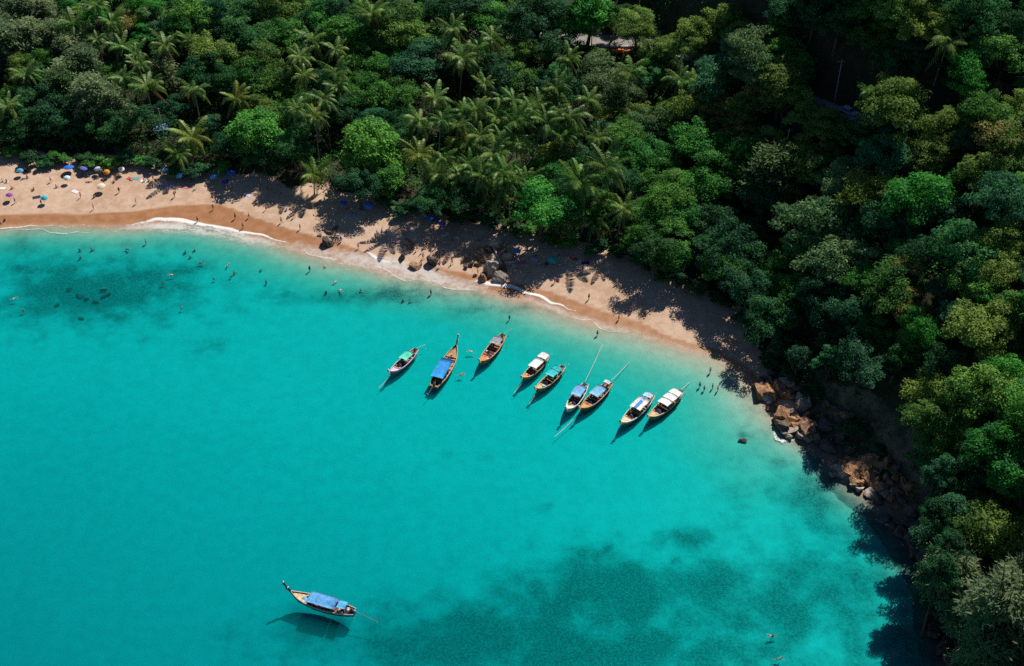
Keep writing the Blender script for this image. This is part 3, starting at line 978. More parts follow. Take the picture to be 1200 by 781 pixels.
# fill between them: random, kept apart, clear of road and hut
CLEAR = [(660, 38, 770, 62), (938, 106, 1012, 142), (178, 136, 206, 166), (932, 30, 1000, 108), (612, 36, 632, 52)]
def covers_clear(px, py, rpx):
    for x0, y0, x1, y1 in CLEAR:
        if x0 - rpx * .8 < px < x1 + rpx * .8 and y0 - rpx * .8 < py < y1 + rpx * .5:
            return True
    return False
nfill = 0
arr = np.array(TREES)
cand = [(rng.uniform(-215, 215), rng.uniform(118, 430)) for _ in range(9000)]
for (x, y) in cand:
    if nfill >= 84:
        break
    if veg_d(x, y) < (1.0 if x > 62 else 4):
        continue
    r = rng.uniform(2.8, 5.0)
    z = ground(x, y)
    h = tree_h(r)
    px, py, dep = proj((x, y, z + h))
    if not (-25 < px < 1225 and -18 < py < 800):
        continue
    if abs(float(grid_at(DR, x, y))) < 4.5 + r * .6:
        continue
    if covers_clear(px, py, r * FPX / dep):
        continue
    if (np.hypot(arr[:, 0] - x, arr[:, 1] - y) < (arr[:, 2] + r) * .56).any():
        continue
    if px > 850 and shades((x, y, z), r, h):
        r, h = r * .6, 2.2
        if shades((x, y, z), r, h):
            continue
    sd += 1
    nfill += 1
    make_broad((x, y, z), r, h=h, colour=rng.choice(['dark', 'dark', 'green', 'green', 'olive', 'teal', 'grey', 'bright']), seed=sd, px=px, py=py)
    arr = np.vstack([arr, [x, y, r]])
print('fill trees', nfill, 'of', len(arr))

# the forest goes on outside the photograph: one mass of crowns
fv, ff, nb = [], [], 0
light = [broad_crown(900 + i, 26, 34, .17, flat=.85, subs=4, lumpy=1.3) for i in range(3)]
taken = np.array([[1e5, 1e5, 1.0]])
for _ in range(9000):
    x, y = rng.uniform(-258, 258), rng.uniform(100, 560)
    if veg_d(x, y) < 5 or abs(float(grid_at(DR, x, y))) < 7:
        continue
    z = ground(x, y)
    r = rng.uniform(3.6, 6.2)
    h = tree_h(r) if y < 300 else .55 * r + .3        # unseen crowns lowered on the upper slope, so the crowns below it stand in the sun
    px, py, dep = proj((x, y, z + h))
    m = r * FPX / dep
    if (-m < px < 1200 + m and -m < py < 800 + m) or px < -420 or px > 1620 or py < -190 or py > 1100:
        continue
    if (np.hypot(taken[:, 0] - x, taken[:, 1] - y) < (taken[:, 2] + r) * .6).any():
        continue
    if shades((x, y, z), r, h, ROADP):               # the road lies in the sun
        continue
    taken = np.vstack([taken, [x, y, r]])
    V, F = light[rng.randrange(3)]
    a = rng.uniform(0, 6.28)
    q = V * np.array([r * 1.1, r * 1.1, r * rng.uniform(.9, 1.3)])
    fv.append(np.stack([q[:, 0] * math.cos(a) - q[:, 1] * math.sin(a) + x, q[:, 0] * math.sin(a) + q[:, 1] * math.cos(a) + y, q[:, 2] + z + h], 1))
    ff.append(F + nb); nb += len(V)
print('outer crowns', len(fv), nb // 4)
fo = link('forest', mesh_np('forest', np.vstack(fv), np.vstack(ff), LEAF['green']))
tag(fo, 'unbroken green forest covering the hills around the bay', 'forest', kind='stuff')

# shrubs at the top of the beach
SHRUB = '''12 180 9 b;34 186 10 d;52 190 8 d;66 186 9 g;100 188 9 d;112 192 10 g;130 194 9 b;148 186 10 d;164 190 8 g;178 194 9 d;205 200 10 d;222 204 9 d;240 200 10 d;262 196 8 g;
455 240 10 d;478 246 11 d;505 250 9 d;540 256 10 d;575 262 11 d;600 268 10 d;625 272 11 g;648 280 10 b;668 286 8 b;700 292 10 d;722 296 9 d;750 306 10 d;778 322 9 g;800 330 9 d;820 338 9 t;
845 352 10 d;872 372 10 d;888 400 10 d;900 424 10 d;925 440 11 d;950 458 10 d;1000 505 12 d;1030 530 10 d'''
for row in SHRUB.replace('\n', '').split(';'):
    x, y, r, c = row.split(); x, y, r = float(x), float(y), float(r)
    w = hit(x, y, 1.2)
    rm = r * proj(w)[2] / FPX * 1.15
    o = link('shrub', CROWN['bush', sd % 2], None, (w[0], w[1], w[2] + .55 * rm), (0, 0, rng.uniform(0, 6)), (rm * 1.15, rm, rm * .85))
    set_mat(o, LEAF[B[c]]); sd += 1
    later(o, f'{COLNAME[B[c]]} leafy shrub', 'shrub', x, y, 'shrubs where forest meets sand')

# low undergrowth covering the slope (nobody could count it)
n_u = 150000
ux = nrg.uniform(-230, 230, n_u); uy = nrg.uniform(115, 440, n_u)
uz = grid_at(ZZ, ux, uy); uv = grid_at(DV, ux, uy); ur = np.abs(grid_at(DR, ux, uy))
pv = np.stack([ux, uy, uz - CAM_H], 1); dep = pv @ FWD
upx = 600 + FPX * ux / dep; upy = 390.5 - FPX * (pv @ UPV) / dep
keep = (uv > np.where(ux > 60, -3.0, 2.5)) & (ur > 4.3) & (upx > -40) & (upx < 1240) & (upy > -60) & (upy < 830) & (vnoise(ux, uy, 6, 61) > .22)
ux, uy, uz = ux[keep], uy[keep], uz[keep]
m = len(ux)
cc = np.repeat(np.stack([ux, uy, uz], 1), 4, 0) + nrg.normal(size=(m * 4, 3)) * np.array([.55, .55, .45]) + np.array([0, 0, .9])
cc[:, 2] += np.repeat(np.clip(vnoise(ux, uy, 5, 63) - .35, 0, 1) * np.clip(grid_at(DV, ux, uy) / 8, 0, 1) * 7.0 * nrg.random(m), 4)
nn = np.array([0, 0, .8]) + nrg.normal(size=(m * 4, 3)) * .5
nn /= np.linalg.norm(nn, axis=1)[:, None]
V, F = leaf_quads(cc, nn, nrg.uniform(.35, .85, m * 4), nrg)
ug = link('undergrowth', mesh_np('undergrowth', V, F, LEAF['green']))
tag(ug, 'dark leafy undergrowth between the trees of the slope', 'undergrowth', kind='stuff')

# ------------------------------------------------------------------ rocks
def rock_mesh(seed, mat, elong=(1, 1, 1), planes=10, sharp=.62):
    """fractured block: hull of scattered corner points, edges roughened"""
    g = random.Random(seed)
    bm = bmesh.new()
    for _ in range(20):
        v = Vector((g.uniform(-1, 1), g.uniform(-1, 1), g.uniform(-1, 1)))
        k = max(abs(v.x), abs(v.y), abs(v.z))
        v = v / k * g.uniform(.62, 1.0)
        bm.verts.new((v.x * elong[0], v.y * elong[1], v.z * elong[2]))
    r = bmesh.ops.convex_hull(bm, input=bm.verts)
    bmesh.ops.delete(bm, geom=[v for v in bm.verts if not v.link_faces], context='VERTS')
    bmesh.ops.subdivide_edges(bm, edges=bm.edges[:], cuts=2, use_grid_fill=True)
    for v in bm.verts:
        v.co += Vector((g.uniform(-1, 1), g.uniform(-1, 1), g.uniform(-1, 1))) * .055
    me = bpy.data.meshes.new('rock')
    bm.to_mesh(me); bm.free()
    me.materials.append(mat)
    return me

def rock_mat(name, a, b, c):
    m, n, l, out = new_mat(name)
    tc = n.new('ShaderNodeTexCoord')
    geo = n.new('ShaderNodeNewGeometry')
    f = noise_n(n, l, geo.outputs['Position'], .8, 6, .65)
    f2 = noise_n(n, l, geo.outputs['Position'], 3.2, 5, .6)
    col = mixc(n, l, maprange(n, l, f, .36, .62), a, b)
    col = mixc(n, l, maprange(n, l, f2, .52, .72, 0, .8), col, c)
    sep = n.new('ShaderNodeSeparateXYZ'); l.new(geo.outputs['Position'], sep.inputs[0])
    tide = maprange(n, l, sep.outputs['Z'], .15, .7, .55, 0)
    col = mixc(n, l, tide, col, (.05, .045, .035))
    p = n.new('ShaderNodeBsdfPrincipled')
    l.new(col, p.inputs['Base Color']); p.inputs['Roughness'].default_value = .85
    p.inputs['Specular IOR Level'].default_value = .2
    bp = n.new('ShaderNodeBump'); bp.inputs['Strength'].default_value = .8; bp.inputs['Distance'].default_value = .15
    l.new(f2, bp.inputs['Height']); l.new(bp.outputs[0], p.inputs['Normal'])
    l.new(p.outputs[0], out.inputs['Surface'])
    return m
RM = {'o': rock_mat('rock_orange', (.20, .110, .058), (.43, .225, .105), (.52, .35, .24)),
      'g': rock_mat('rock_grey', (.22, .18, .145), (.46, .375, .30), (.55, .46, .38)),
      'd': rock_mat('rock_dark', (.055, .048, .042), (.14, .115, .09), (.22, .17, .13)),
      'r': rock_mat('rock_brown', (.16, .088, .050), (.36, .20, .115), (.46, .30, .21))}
ROCKS = {}
for kk, mm in RM.items():
    ROCKS[kk] = [rock_mesh(i * 7 + ord(kk), mm, [(1, .8, 1), (1.35, .7, .8), (.75, .9, 1.35), (1.2, .9, .6), (.6, 1.2, 1.1), (1, 1, .85)][i]) for i in range(6)]
ROCKWORD = {'o': 'orange-brown', 'g': 'grey', 'd': 'dark', 'r': 'rusty brown'}
def put_rock(px, py, rpx, key, hz=1.0, phrase=None, zoff=0.0, group=None, squash=1.0):
    w = hit(px, py, max(.1, rpx * .05))
    if w[2] < 0:
        w = P(px, py, 0.0)
        w[2] = max(ground(w[0], w[1]), -.6)
    rm = rpx * proj(w)[2] / FPX * (1.35 if px > 880 else 1.1)
    g = random.Random(int(px * 31 + py * 17))
    o = link('rock', ROCKS[key][g.randrange(6)], None, (w[0], w[1], w[2] + rm * .28 * hz + zoff), (g.uniform(-.5, .5), g.uniform(-.5, .5), g.uniform(0, 6.28)), (rm * 1.05, rm * 1.05, rm * hz))
    if phrase and len(phrase.split()) > 5:
        tag(o, phrase, 'rock', group)
    else:
        later(o, phrase or f'{ROCKWORD[key]} rock', 'rock', px, py, group)
    return o
# beach boulders around the driftwood
for x, y, r, k, h, ph in ((583, 288, 9, 'g', 1.5, 'tall grey boulder behind the top of the driftwood log'), (566, 302, 10, 'r', .6, 'flat rusty rock slab left of the driftwood log'),
                          (577, 307, 7, 'g', 1.1, 'pale grey rock under the middle of the driftwood log'), (594, 303, 9, 'g', .8, 'broad grey rock right of the driftwood log'),
                          (574, 318, 9, 'g', 1.1, 'rounded grey boulder below the driftwood log'), (566, 327, 7, 'r', .6, 'low brown rock at the edge of the foam'),
                          (585, 328, 7, 'g', 1.1, 'round grey boulder standing in the foam'), (590, 317, 5, 'd', 1.0, 'small dark rock at the foot of the driftwood log'),
                          (598, 308, 6, 'g', .7, None), (571, 293, 6, 'r', .7, None), (590, 295, 5, 'g', .8, None), (561, 308, 5, 'r', .5, None), (582, 321, 4, 'r', .8, None), (556, 324, 2.5, 'd', .9, None),
                          (603, 313, 4, 'g', .6, None), (551, 312, 4, 'd', .9, None), (548, 305, 4, 'r', .9, None), (546, 314, 3, 'r', .9, None),
                          (480, 287, 7, 'r', .7, 'brown rock lying on wet sand among the bathers'), (471, 304, 4.5, 'd', 1.0, 'small pointed dark rock at the foam edge'),
                          (486, 313, 6, 'r', .9, 'rusty rock at the water line below the bathers'), (507, 309, 6, 'd', 1.2, 'upright dark rock beside the seated bathers'),
                          (383, 287, 7, 'd', .8, 'low dark rock alone in the wash of the beach'), (386, 281, 4, 'g', .5, 'flat pale rock just above the low dark rock'),
                          (375, 275, 4, 'g', .5, 'flat whitish stone on wet sand near the low dark rock'), (386, 274, 3.5, 'r', .6, None), (393, 268, 3.5, 'd', .6, None)):
    put_rock(x, y, r, k, h, ph, group='rocks on the beach')
# sunlit outcrop at the end of the beach
for x, y, r, k, h in ((892, 462, 8, 'o', 1.0), (891, 453, 5, 'd', 1.2), (903, 460, 8, 'o', .9), (913, 461, 8, 'r', 1.0), (921, 453, 8, 'g', 1.2), (912, 452, 6, 'd', 1.0),
                       (926, 462, 6, 'o', .8), (930, 466, 4, 'g', .8), (937, 469, 5, 'g', 1.6), (940, 480, 7, 'g', 1.2), (934, 489, 6, 'r', .9), (919, 489, 9, 'o', .9), (926, 496, 8, 'o', .8),
                       (917, 502, 9, 'd', .7), (925, 506, 8, 'g', .7), (942, 501, 10, 'r', 1.1), (948, 508, 8, 'g', 1.1), (938, 512, 6, 'g', .8), (910, 494, 5, 'd', .8), (904, 478, 5, 'o', .3),
                       (943, 465, 4, 'd', .8), (950, 497, 6, 'r', .9)):
    put_rock(x, y, r, k, h, None, group='sunlit outcrop at the end of the beach')
# jagged point
for x, y, r, k, h in ((990, 546, 6, 'r', .9), (983, 552, 7, 'g', .5), (996, 553, 9, 'o', 1.0), (1006, 550, 9, 'o', 1.1), (1016, 547, 8, 'r', 1.3), (1024, 546, 8, 'o', 1.1), (1012, 558, 9, 'o', .9),
                       (1002, 562, 8, 'o', .7), (1018, 565, 8, 'r', .8), (1040, 543, 7, 'r', 1.2), (1044, 552, 6, 'd', 1.0), (1028, 558, 7, 'd', .9), (1026, 572, 8, 'r', .7), (1034, 570, 6, 'r', .7),
                       (1043, 566, 5, 'r', .9), (1052, 577, 6, 'r', .9), (1062, 572, 6, 'r', .8), (1054, 588, 6, 'd', .9), (1019, 578, 7, 'g', .4), (1008, 572, 6, 'g', .4), (994, 563, 6, 'g', .4),
                       (1050, 596, 4, 'r', .7), (1030, 585, 6, 'd', .6), (978, 557, 5, 'g', .3)):
    put_rock(x, y, r, k, h, None, group='jagged sunlit point')
for x, y, r, k in ((897, 455, 5, 'o'), (907, 467, 6, 'o'), (898, 468, 5, 'g'), (918, 466, 5, 'o'), (930, 457, 5, 'r'), (934, 476, 5, 'o'), (944, 489, 6, 'r'), (931, 501, 6, 'o'), (936, 496, 5, 'r'), (952, 505, 5, 'o'),
                (911, 500, 5, 'o'), (922, 512, 4, 'g'), (947, 515, 4, 'g'), (886, 457, 4, 'r'), (902, 471, 4, 'g'), (925, 486, 5, 'g')):
    put_rock(x, y, r, k, 1.0, None, group='sunlit outcrop at the end of the beach')
for x, y, r, k in ((1001, 545, 6, 'r'), (1011, 543, 6, 'o'), (1020, 556, 6, 'o'), (1030, 550, 6, 'r'), (1036, 560, 5, 'o'), (1048, 560, 5, 'r'), (988, 560, 5, 'g'), (1000, 570, 5, 'g'), (1046, 584, 5, 'r'), (1058, 566, 4, 'o'),
                (1038, 580, 5, 'g'), (1024, 564, 5, 'o'), (1066, 580, 4, 'r'), (1012, 566, 5, 'o'), (994, 541, 4, 'r')):
    put_rock(x, y, r, k, 1.0, None, group='jagged sunlit point')
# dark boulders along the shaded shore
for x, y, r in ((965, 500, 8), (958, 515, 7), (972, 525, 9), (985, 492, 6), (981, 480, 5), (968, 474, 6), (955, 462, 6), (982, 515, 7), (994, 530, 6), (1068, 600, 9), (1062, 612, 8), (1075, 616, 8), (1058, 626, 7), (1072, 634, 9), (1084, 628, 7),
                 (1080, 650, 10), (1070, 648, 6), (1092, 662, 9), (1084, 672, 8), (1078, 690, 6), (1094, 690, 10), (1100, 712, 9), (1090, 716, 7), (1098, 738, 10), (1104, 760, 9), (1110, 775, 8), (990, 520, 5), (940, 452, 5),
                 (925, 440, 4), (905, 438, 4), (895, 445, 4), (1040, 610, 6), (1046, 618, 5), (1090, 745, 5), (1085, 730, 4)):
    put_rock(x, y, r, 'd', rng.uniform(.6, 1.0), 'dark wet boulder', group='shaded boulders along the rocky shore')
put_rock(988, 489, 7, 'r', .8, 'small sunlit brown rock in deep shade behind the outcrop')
# sunken
for x, y, r, k, lab in ((121, 339, 5.5, 'g', 'pale reef boulder just under the surface of the bay'), (93, 346, 6, 'd', None), (112, 352, 5, 'd', None), (80, 338, 5, 'd', None), (124, 345, 6, 'd', None), (66, 356, 4, 'd', None),
                        (95, 371, 4, 'd', None), (870, 518, 6, 'd', 'small dark rock awash off the beach-end rocks'), (100, 349, 5, 'd', None)):
    w = P(x, y, -.5)
    rm = r * proj(w)[2] / FPX
    o = link('rock', ROCKS[k][rng.randrange(6)], None, (w[0], w[1], ground(w[0], w[1]) + rm * .12), (.3, .2, rng.uniform(0, 6)), (rm * .9, rm * .9, rm * .5))
    if lab:
        tag(o, lab, 'rock', 'sunken rocks')
    else:
        later(o, 'dark sunken rock', 'rock', x, y, 'sunken rocks')

# driftwood log
a = hit(575, 288, .9); b = hit(589, 312, .35)
lg = MB()
a = Vector(a) + Vector((0, 0, 1.3)); b = Vector(b) + Vector((0, 0, .3))
lg.tube([a, a.lerp(b, .3) + Vector((.15, 0, .1)), a.lerp(b, .65) + Vector((-.1, .1, .05)), b], [.16, .22, .27, .34], 8)
lg_root = empty('driftwood_log', (b.x, b.y, b.z - .3))
for v in range(len(lg.v)):
    lg.v[v] = tuple(Vector(lg.v[v]) - lg_root.location)
lg.build('log', paint((.50, .45, .40), .85, .3, 3), lg_root, True)
br = MB().tube([(a - lg_root.location).lerp(b - lg_root.location, .35), (a - lg_root.location).lerp(b - lg_root.location, .2) + Vector((.9, .3, .5))], [.1, .04], 6)
br.build('branch_stub', paint((.46, .41, .36), .85, .3, 3), lg_root, True)
tag(lg_root, 'pale driftwood log leaning across the grey beach rocks', 'log')

# ------------------------------------------------------------------ foam
def foam_mat(name, thr, soft, scale):
    m, n, l, out = new_mat(name)
    geo = n.new('ShaderNodeNewGeometry')
    at = n.new('ShaderNodeAttribute'); at.attribute_name = 'dens'
    f = noise_n(n, l, geo.outputs['Position'], scale, 6, .7)
    f2 = noise_n(n, l, geo.outputs['Position'], scale * .25, 3)
    v = math_n(n, l, 'ADD', math_n(n, l, 'MULTIPLY', f, .75), math_n(n, l, 'MULTIPLY', f2, .45))
    v = math_n(n, l, 'ADD', v, math_n(n, l, 'MULTIPLY', at.outputs['Fac'], .75))
    fac = maprange(n, l, v, thr, thr + soft)
    d = n.new('ShaderNodeBsdfDiffuse'); d.inputs['Color'].default_value = (.82, .80, .76, 1)
    t = n.new('ShaderNodeBsdfTransparent')
    mx = n.new('ShaderNodeMixShader')
    l.new(math_n(n, l, 'MULTIPLY', fac, at.outputs['Fac'], clamp=True), mx.inputs[0])
    l.new(t.outputs[0], mx.inputs[1]); l.new(d.outputs[0], mx.inputs[2])
    l.new(mx.outputs[0], out.inputs['Surface'])
    return m
FOAM = foam_mat('surf_foam', .86, .34, 1.8)
SPLASH = foam_mat('rock_splash', 1.02, .25, 1.5)
LACE = foam_mat('wash_lace', .62, .5, .9)
def foam_strip(name, pts_px, widths, dens, mat, label, profile, wob=.6):
    pts = catmull([P(x, y, .05) for x, y in pts_px], 10)
    nseg = len(pts)
    W = np.interp(np.linspace(0, 1, nseg), np.linspace(0, 1, len(widths)), widths)
    D = np.interp(np.linspace(0, 1, nseg), np.linspace(0, 1, len(dens)), dens)
    V, A = [], []
    cols = len(profile)
    for i, p in enumerate(pts):
        t = pts[min(i + 1, nseg - 1)][:2] - pts[max(i - 1, 0)][:2]
        t /= np.linalg.norm(t)
        nr = np.array([-t[1], t[0]])
        w0 = (float(vnoise(np.array(p[0]), np.array(p[1]), 3.0, 91)) - .5) * wob * 2
        for j, pr in enumerate(profile):
            q = p[:2] + nr * (w0 + W[i] * (1 - j / (cols - 1)) - W[i] * .5)
            V.append((q[0], q[1], max(ground(q[0], q[1]), 0) + .05))
            A.append(pr * D[i])
    F = [(i * cols + j, (i + 1) * cols + j, (i + 1) * cols + j + 1, i * cols + j + 1) for i in range(nseg - 1) for j in range(cols - 1)]
    me = mesh_np(name, V, F, mat, True)
    at = me.attributes.new('dens', 'FLOAT', 'POINT')
    at.data.foreach_set('value', np.array(A, np.float32))
    return tag(link(name, me), label, 'foam', kind='stuff')
PROF = [0, .9, 1.0, .85, .55, .3, .12, 0]
foam_strip('surf_foam', [(120, 266), (150, 265), (170, 263), (186, 260), (205, 259), (225, 263), (245, 267), (270, 271), (300, 276), (322, 282), (342, 288)], [.9, 1.6, 3.2, 3.6, 3.0, 2.2, 1.5, .8], [.4, .7, .9, 1.0, 1.0, 1.0, .9, .5], FOAM,
           'white breaking foam line along the wet sand near the palms', PROF)
foam_strip('surf_foam', [(420, 296), (432, 301), (444, 306), (456, 309), (470, 311)], [.8, 2.0, 2.0, 1.0], [.5, 1, 1, .5], FOAM, 'short white foam crest beside the wash below the bathers', PROF)
foam_strip('surf_foam', [(556, 331), (572, 334), (590, 337), (606, 341), (626, 347), (650, 356), (674, 366)], [2.0, 3.0, 2.6, 2.0, 1.6, .8], [.7, 1.1, 1.1, 1.1, 1.1, .6], FOAM, 'white foam line running from the driftwood rocks along the sand', PROF)
foam_strip('surf_foam', [(0, 270), (20, 268), (45, 267), (80, 265), (120, 266)], [1.2, 1.5, 1.2, 1.0], [.7, .7, .5, .5], FOAM, 'thin foam edge at the far left end of the beach', PROF, .9)
foam_strip('wash_lace', [(340, 290), (380, 300), (430, 310), (480, 322), (530, 334), (570, 342)], [6, 9, 10, 9, 7], [.35, .5, .6, .55, .35], LACE, 'thin milky wash sliding back over the wet sand', [0, .7, 1, 1, .8, .5, .2, 0])
foam_strip('wash_lace', [(130, 270), (190, 268), (250, 274), (300, 284), (350, 296)], [4, 7, 7, 6, 4], [.3, .6, .6, .5, .2], LACE, 'milky wash trailing behind the long foam line', [0, .7, 1, 1, .8, .5, .2, 0])
foam_strip('wash_lace', [(570, 345), (620, 354), (680, 374), (740, 392), (800, 408)], [5, 4, 3.5, 3], [.3, .4, .35, .15], LACE, 'thin wash along the sand towards the shaded corner', [0, .7, 1, 1, .8, .5, .2, 0])
foam_strip('surf_foam', [(342, 290), (370, 299), (400, 306), (430, 314), (460, 322), (500, 331), (540, 339), (562, 344)], [1.0, 1.4, .9, 1.5, 1.0, 1.3, .9], [.5, .75, .45, .7, .6, .75, .5], FOAM, 'lacy swash line below the bathers and the low dark rock', PROF, 1.4)
foam_strip('surf_foam', [(672, 372), (700, 381), (730, 390), (765, 399), (800, 408), (835, 419)], [1.0, 1.2, .8, 1.1, .8], [.6, .7, .4, .55, .3], FOAM, 'lacy swash line towards the shaded end of the beach', PROF, 1.4)
foam_strip('surf_foam', [(0, 274), (40, 272), (90, 271), (140, 271), (190, 270), (240, 273), (290, 283)], [.8, 1.2, .8, 1.2, .9], [.5, .65, .4, .6, .4], FOAM, 'second faint swash line behind the long foam crest', PROF, 1.6)
for pts, lab in (([(903, 508), (908, 513), (918, 517), (930, 517), (938, 520)], 'white foam ring at the seaward foot of the sunlit outcrop'),
                 ([(918, 471), (925, 474), (930, 479), (931, 484)], 'foam washing into the cleft of the sunlit outcrop'),
                 ([(975, 555), (985, 559), (996, 566), (1008, 568), (1016, 562)], 'foam streak at the foot of the jagged point'),
                 ([(1014, 572), (1024, 577), (1034, 578)], 'small foam patch below the jagged point'),
                 ([(1022, 606), (1034, 612), (1048, 618), (1062, 640)], 'broken foam among the dark shaded boulders')):
    foam_strip('rock_foam', pts, [1.6, 2.4, 1.6], [.7, .9, .6], SPLASH, lab, [0, .8, 1, .7, 0], 1.2)

# ------------------------------------------------------------------ long-tail boats
WOOD = (.34, .165, .07); WOOD_L = (.52, .30, .14); WOOD_D = (.17, .085, .042)
def interp_pts(x, xs, ys):
    return float(np.interp(x, xs, ys))
def hull_section(u, Bm):
    """half-beam, keel z, sheer z at u in [-1 stern, 1 bow]"""
    b = Bm * interp_pts(u, [-1, -.8, -.5, -.1, .3, .6, .8, .92, 1], [.50, .70, .90, 1.0, .95, .74, .47, .24, .05])
    keel = interp_pts(u, [-1, -.8, -.4, .5, .8, .92, 1], [.02, -.22, -.36, -.34, -.12, .25, .70])
    sheer = interp_pts(u, [-1, -.7, -.3, .2, .6, .8, .92, 1], [.92, .78, .70, .72, .92, 1.18, 1.45, 1.72])
    return b, keel, sheer
def boat(bow_px, stern_px, spec, label):
    bw, st = P(*bow_px, .5), P(*stern_px, .5)
    d = bw - st
    L = float(np.hypot(d[0], d[1])) * spec.get('ls', 1.0)
    c = (bw + st) / 2
    root = empty('longtail_boat', (c[0], c[1], 0), math.atan2(d[1], d[0]))
    Bm = spec.get('beam', .122) * L
    hx = L / 2
    us = [-1, -.92, -.8, -.65, -.5, -.3, -.1, .1, .3, .5, .65, .78, .87, .94, 1.0]
    # outer and inner skin in one hull shell
    fr = [(0, 0), (.50, .06), (.80, .28), (.95, .64), (1.0, 1.0)]
    V = []; nrow = 0
    for u in us:
        b, k, s = hull_section(u, Bm)
        row = []
        for sgn in (-1, 1):
            seq = fr[::-1] if sgn < 0 else fr[1:]
            for fb, fz in seq:
                row.append((u * hx, sgn * b * fb, k + (s - k) * fz))
        th = .07
        bi = max(b - th, .01)
        fl = max(k + .20, -.05)
        for fb, fz in ((1.0, 1.0), (.95, .5), (.86, 0)):
            row.append((u * hx, bi * fb, fl + (s - fl) * fz))
        for fb, fz in ((.86, 0), (.95, .5), (1.0, 1.0)):
            row.append((u * hx, -bi * fb, fl + (s - fl) * fz))
        nrow = len(row); V += row
    F = [(i * nrow + j, i * nrow + (j + 1) % nrow, (i + 1) * nrow + (j + 1) % nrow, (i + 1) * nrow + j) for i in range(len(us) - 1) for j in range(nrow)]
    F += [tuple(range(9))[::-1], tuple((len(us) - 1) * nrow + j for j in range(9))]
    MB().add(V, F).build('hull', paint(spec.get('hull', WOOD), .55, .35, 1.2), root)
    # painted strake and gunwale on each side
    for sgn in (-1, 1):
        mb = MB()
        sv = []
        for u in us:
            b, k, s = hull_section(u, Bm)
            sv += [(u * hx, sgn * (b + .012), s - .30), (u * hx, sgn * (b + .02), s - .04)]
        mb.add(sv, [(2 * i, 2 * i + 1, 2 * i + 3, 2 * i + 2) for i in range(len(us) - 1)])
        mb.build('strake', paint(spec.get('strake', (.62, .60, .55)), .5, .2, 2), root)
        mb = MB()
        mb.tube([(u * hx, sgn * (hull_section(u, Bm)[0] - .02), hull_section(u, Bm)[2] + .02) for u in us], .075, 5)
        mb.build('gunwale', paint(spec.get('rail', WOOD_L), .5, .25, 2), root)
    # floor, foredeck, stern deck
    def deck(name, u0, u1, drop, col):
        uu = np.linspace(u0, u1, 5)
        top = []
        for u in uu:
            b, k, s = hull_section(u, Bm)
            top += [(u * hx, -max(b - .09, .02), s - drop), (u * hx, max(b - .09, .02), s - drop)]
        bot = [(x, y, z - .05) for x, y, z in top]
        nn = len(top)
        f = [(2 * i, 2 * i + 2, 2 * i + 3, 2 * i + 1) for i in range(4)]
        f += [tuple(nn + q for q in g[::-1]) for g in f]
        f += [(0, 1, nn + 1, nn), (8, nn + 8, nn + 9, 9)]
        MB().add(top + bot, f).build(name, paint(col, .65, .35, 2.5), root)
    deck('foredeck', .52, .93, .16, spec.get('fore', WOOD_L))
    deck('floor', -.72, .52, .72, spec.get('floor', WOOD))
    deck('stern_deck', -.97, -.72, .14, spec.get('aft', WOOD))
    for u in spec.get('thwarts', (.45, .28, .1, -.1, -.3, -.5)):
        b, k, s = hull_section(u, Bm)
        MB().box((u * hx, 0, s - .24), (.30, 2 * b - .16, .05)).build('thwart', paint(WOOD_L, .6, .3, 3), root)
    # prow: raked stem post with ribbons
    ph = spec.get('prow', 1.5) * (.7 if spec.get('prow', 1.5) < 1.5 else 1)
    b, k, s = hull_section(1, Bm)
    pr = MB()
    pts = [Vector((hx - .35, 0, s - .75)), Vector((hx + .10, 0, s - .1)), Vector((hx + .10 + .36 * ph, 0, s + .45 * ph)), Vector((hx + .10 + .62 * ph, 0, s + .95 * ph))]
    sv = []
    for i, p in enumerate(pts):
        w = (.09, .10, .09, .07)[i]; t = (.20, .20, .17, .13)[i]
        dirn = (pts[min(i + 1, 3)] - pts[max(i - 1, 0)]).normalized(); up = Vector((-dirn.z, 0, dirn.x))
        for a_, b_ in ((-1, -1), (1, -1), (1, 1), (-1, 1)):
            sv.append(p + Vector((0, a_ * w, 0)) + up * (b_ * t))
    pr.add(sv, [(i * 4 + j, i * 4 + (j + 1) % 4, i * 4 + 4 + (j + 1) % 4, i * 4 + 4 + j) for i in range(3) for j in range(4)] + [(3, 2, 1, 0), (12, 13, 14, 15)])
    stem = pr.build('prow', paint(spec.get('stem', (.42, .17, .05)), .5, .25, 2), root)
    for q, (t, col) in enumerate(zip((.35, .5, .92), spec.get('ribbons', ((.75, .1, .1), (.8, .75, .2), (.8, .78, .75))))):
        p = pts[1].lerp(pts[3], t)
        rb = MB()
        for w in range(6):
            ang = w * 1.05
            o = Vector((0, math.cos(ang), math.sin(ang) * .6)) * .19
            rb.add([p + o + Vector((-.07, 0, .05)), p + o + Vector((.07, 0, .05)), p + o * 1.8 + Vector((.05, .04, -.38)), p + o * 1.8 + Vector((-.07, 0, -.42))], [(0, 1, 2, 3)])
        rb.tube([p + Vector((-.07, 0, 0)), p + Vector((.07, 0, .05))], .24, 8)
        rb.build('ribbon', paint(col, .7, .2, 4), stem)
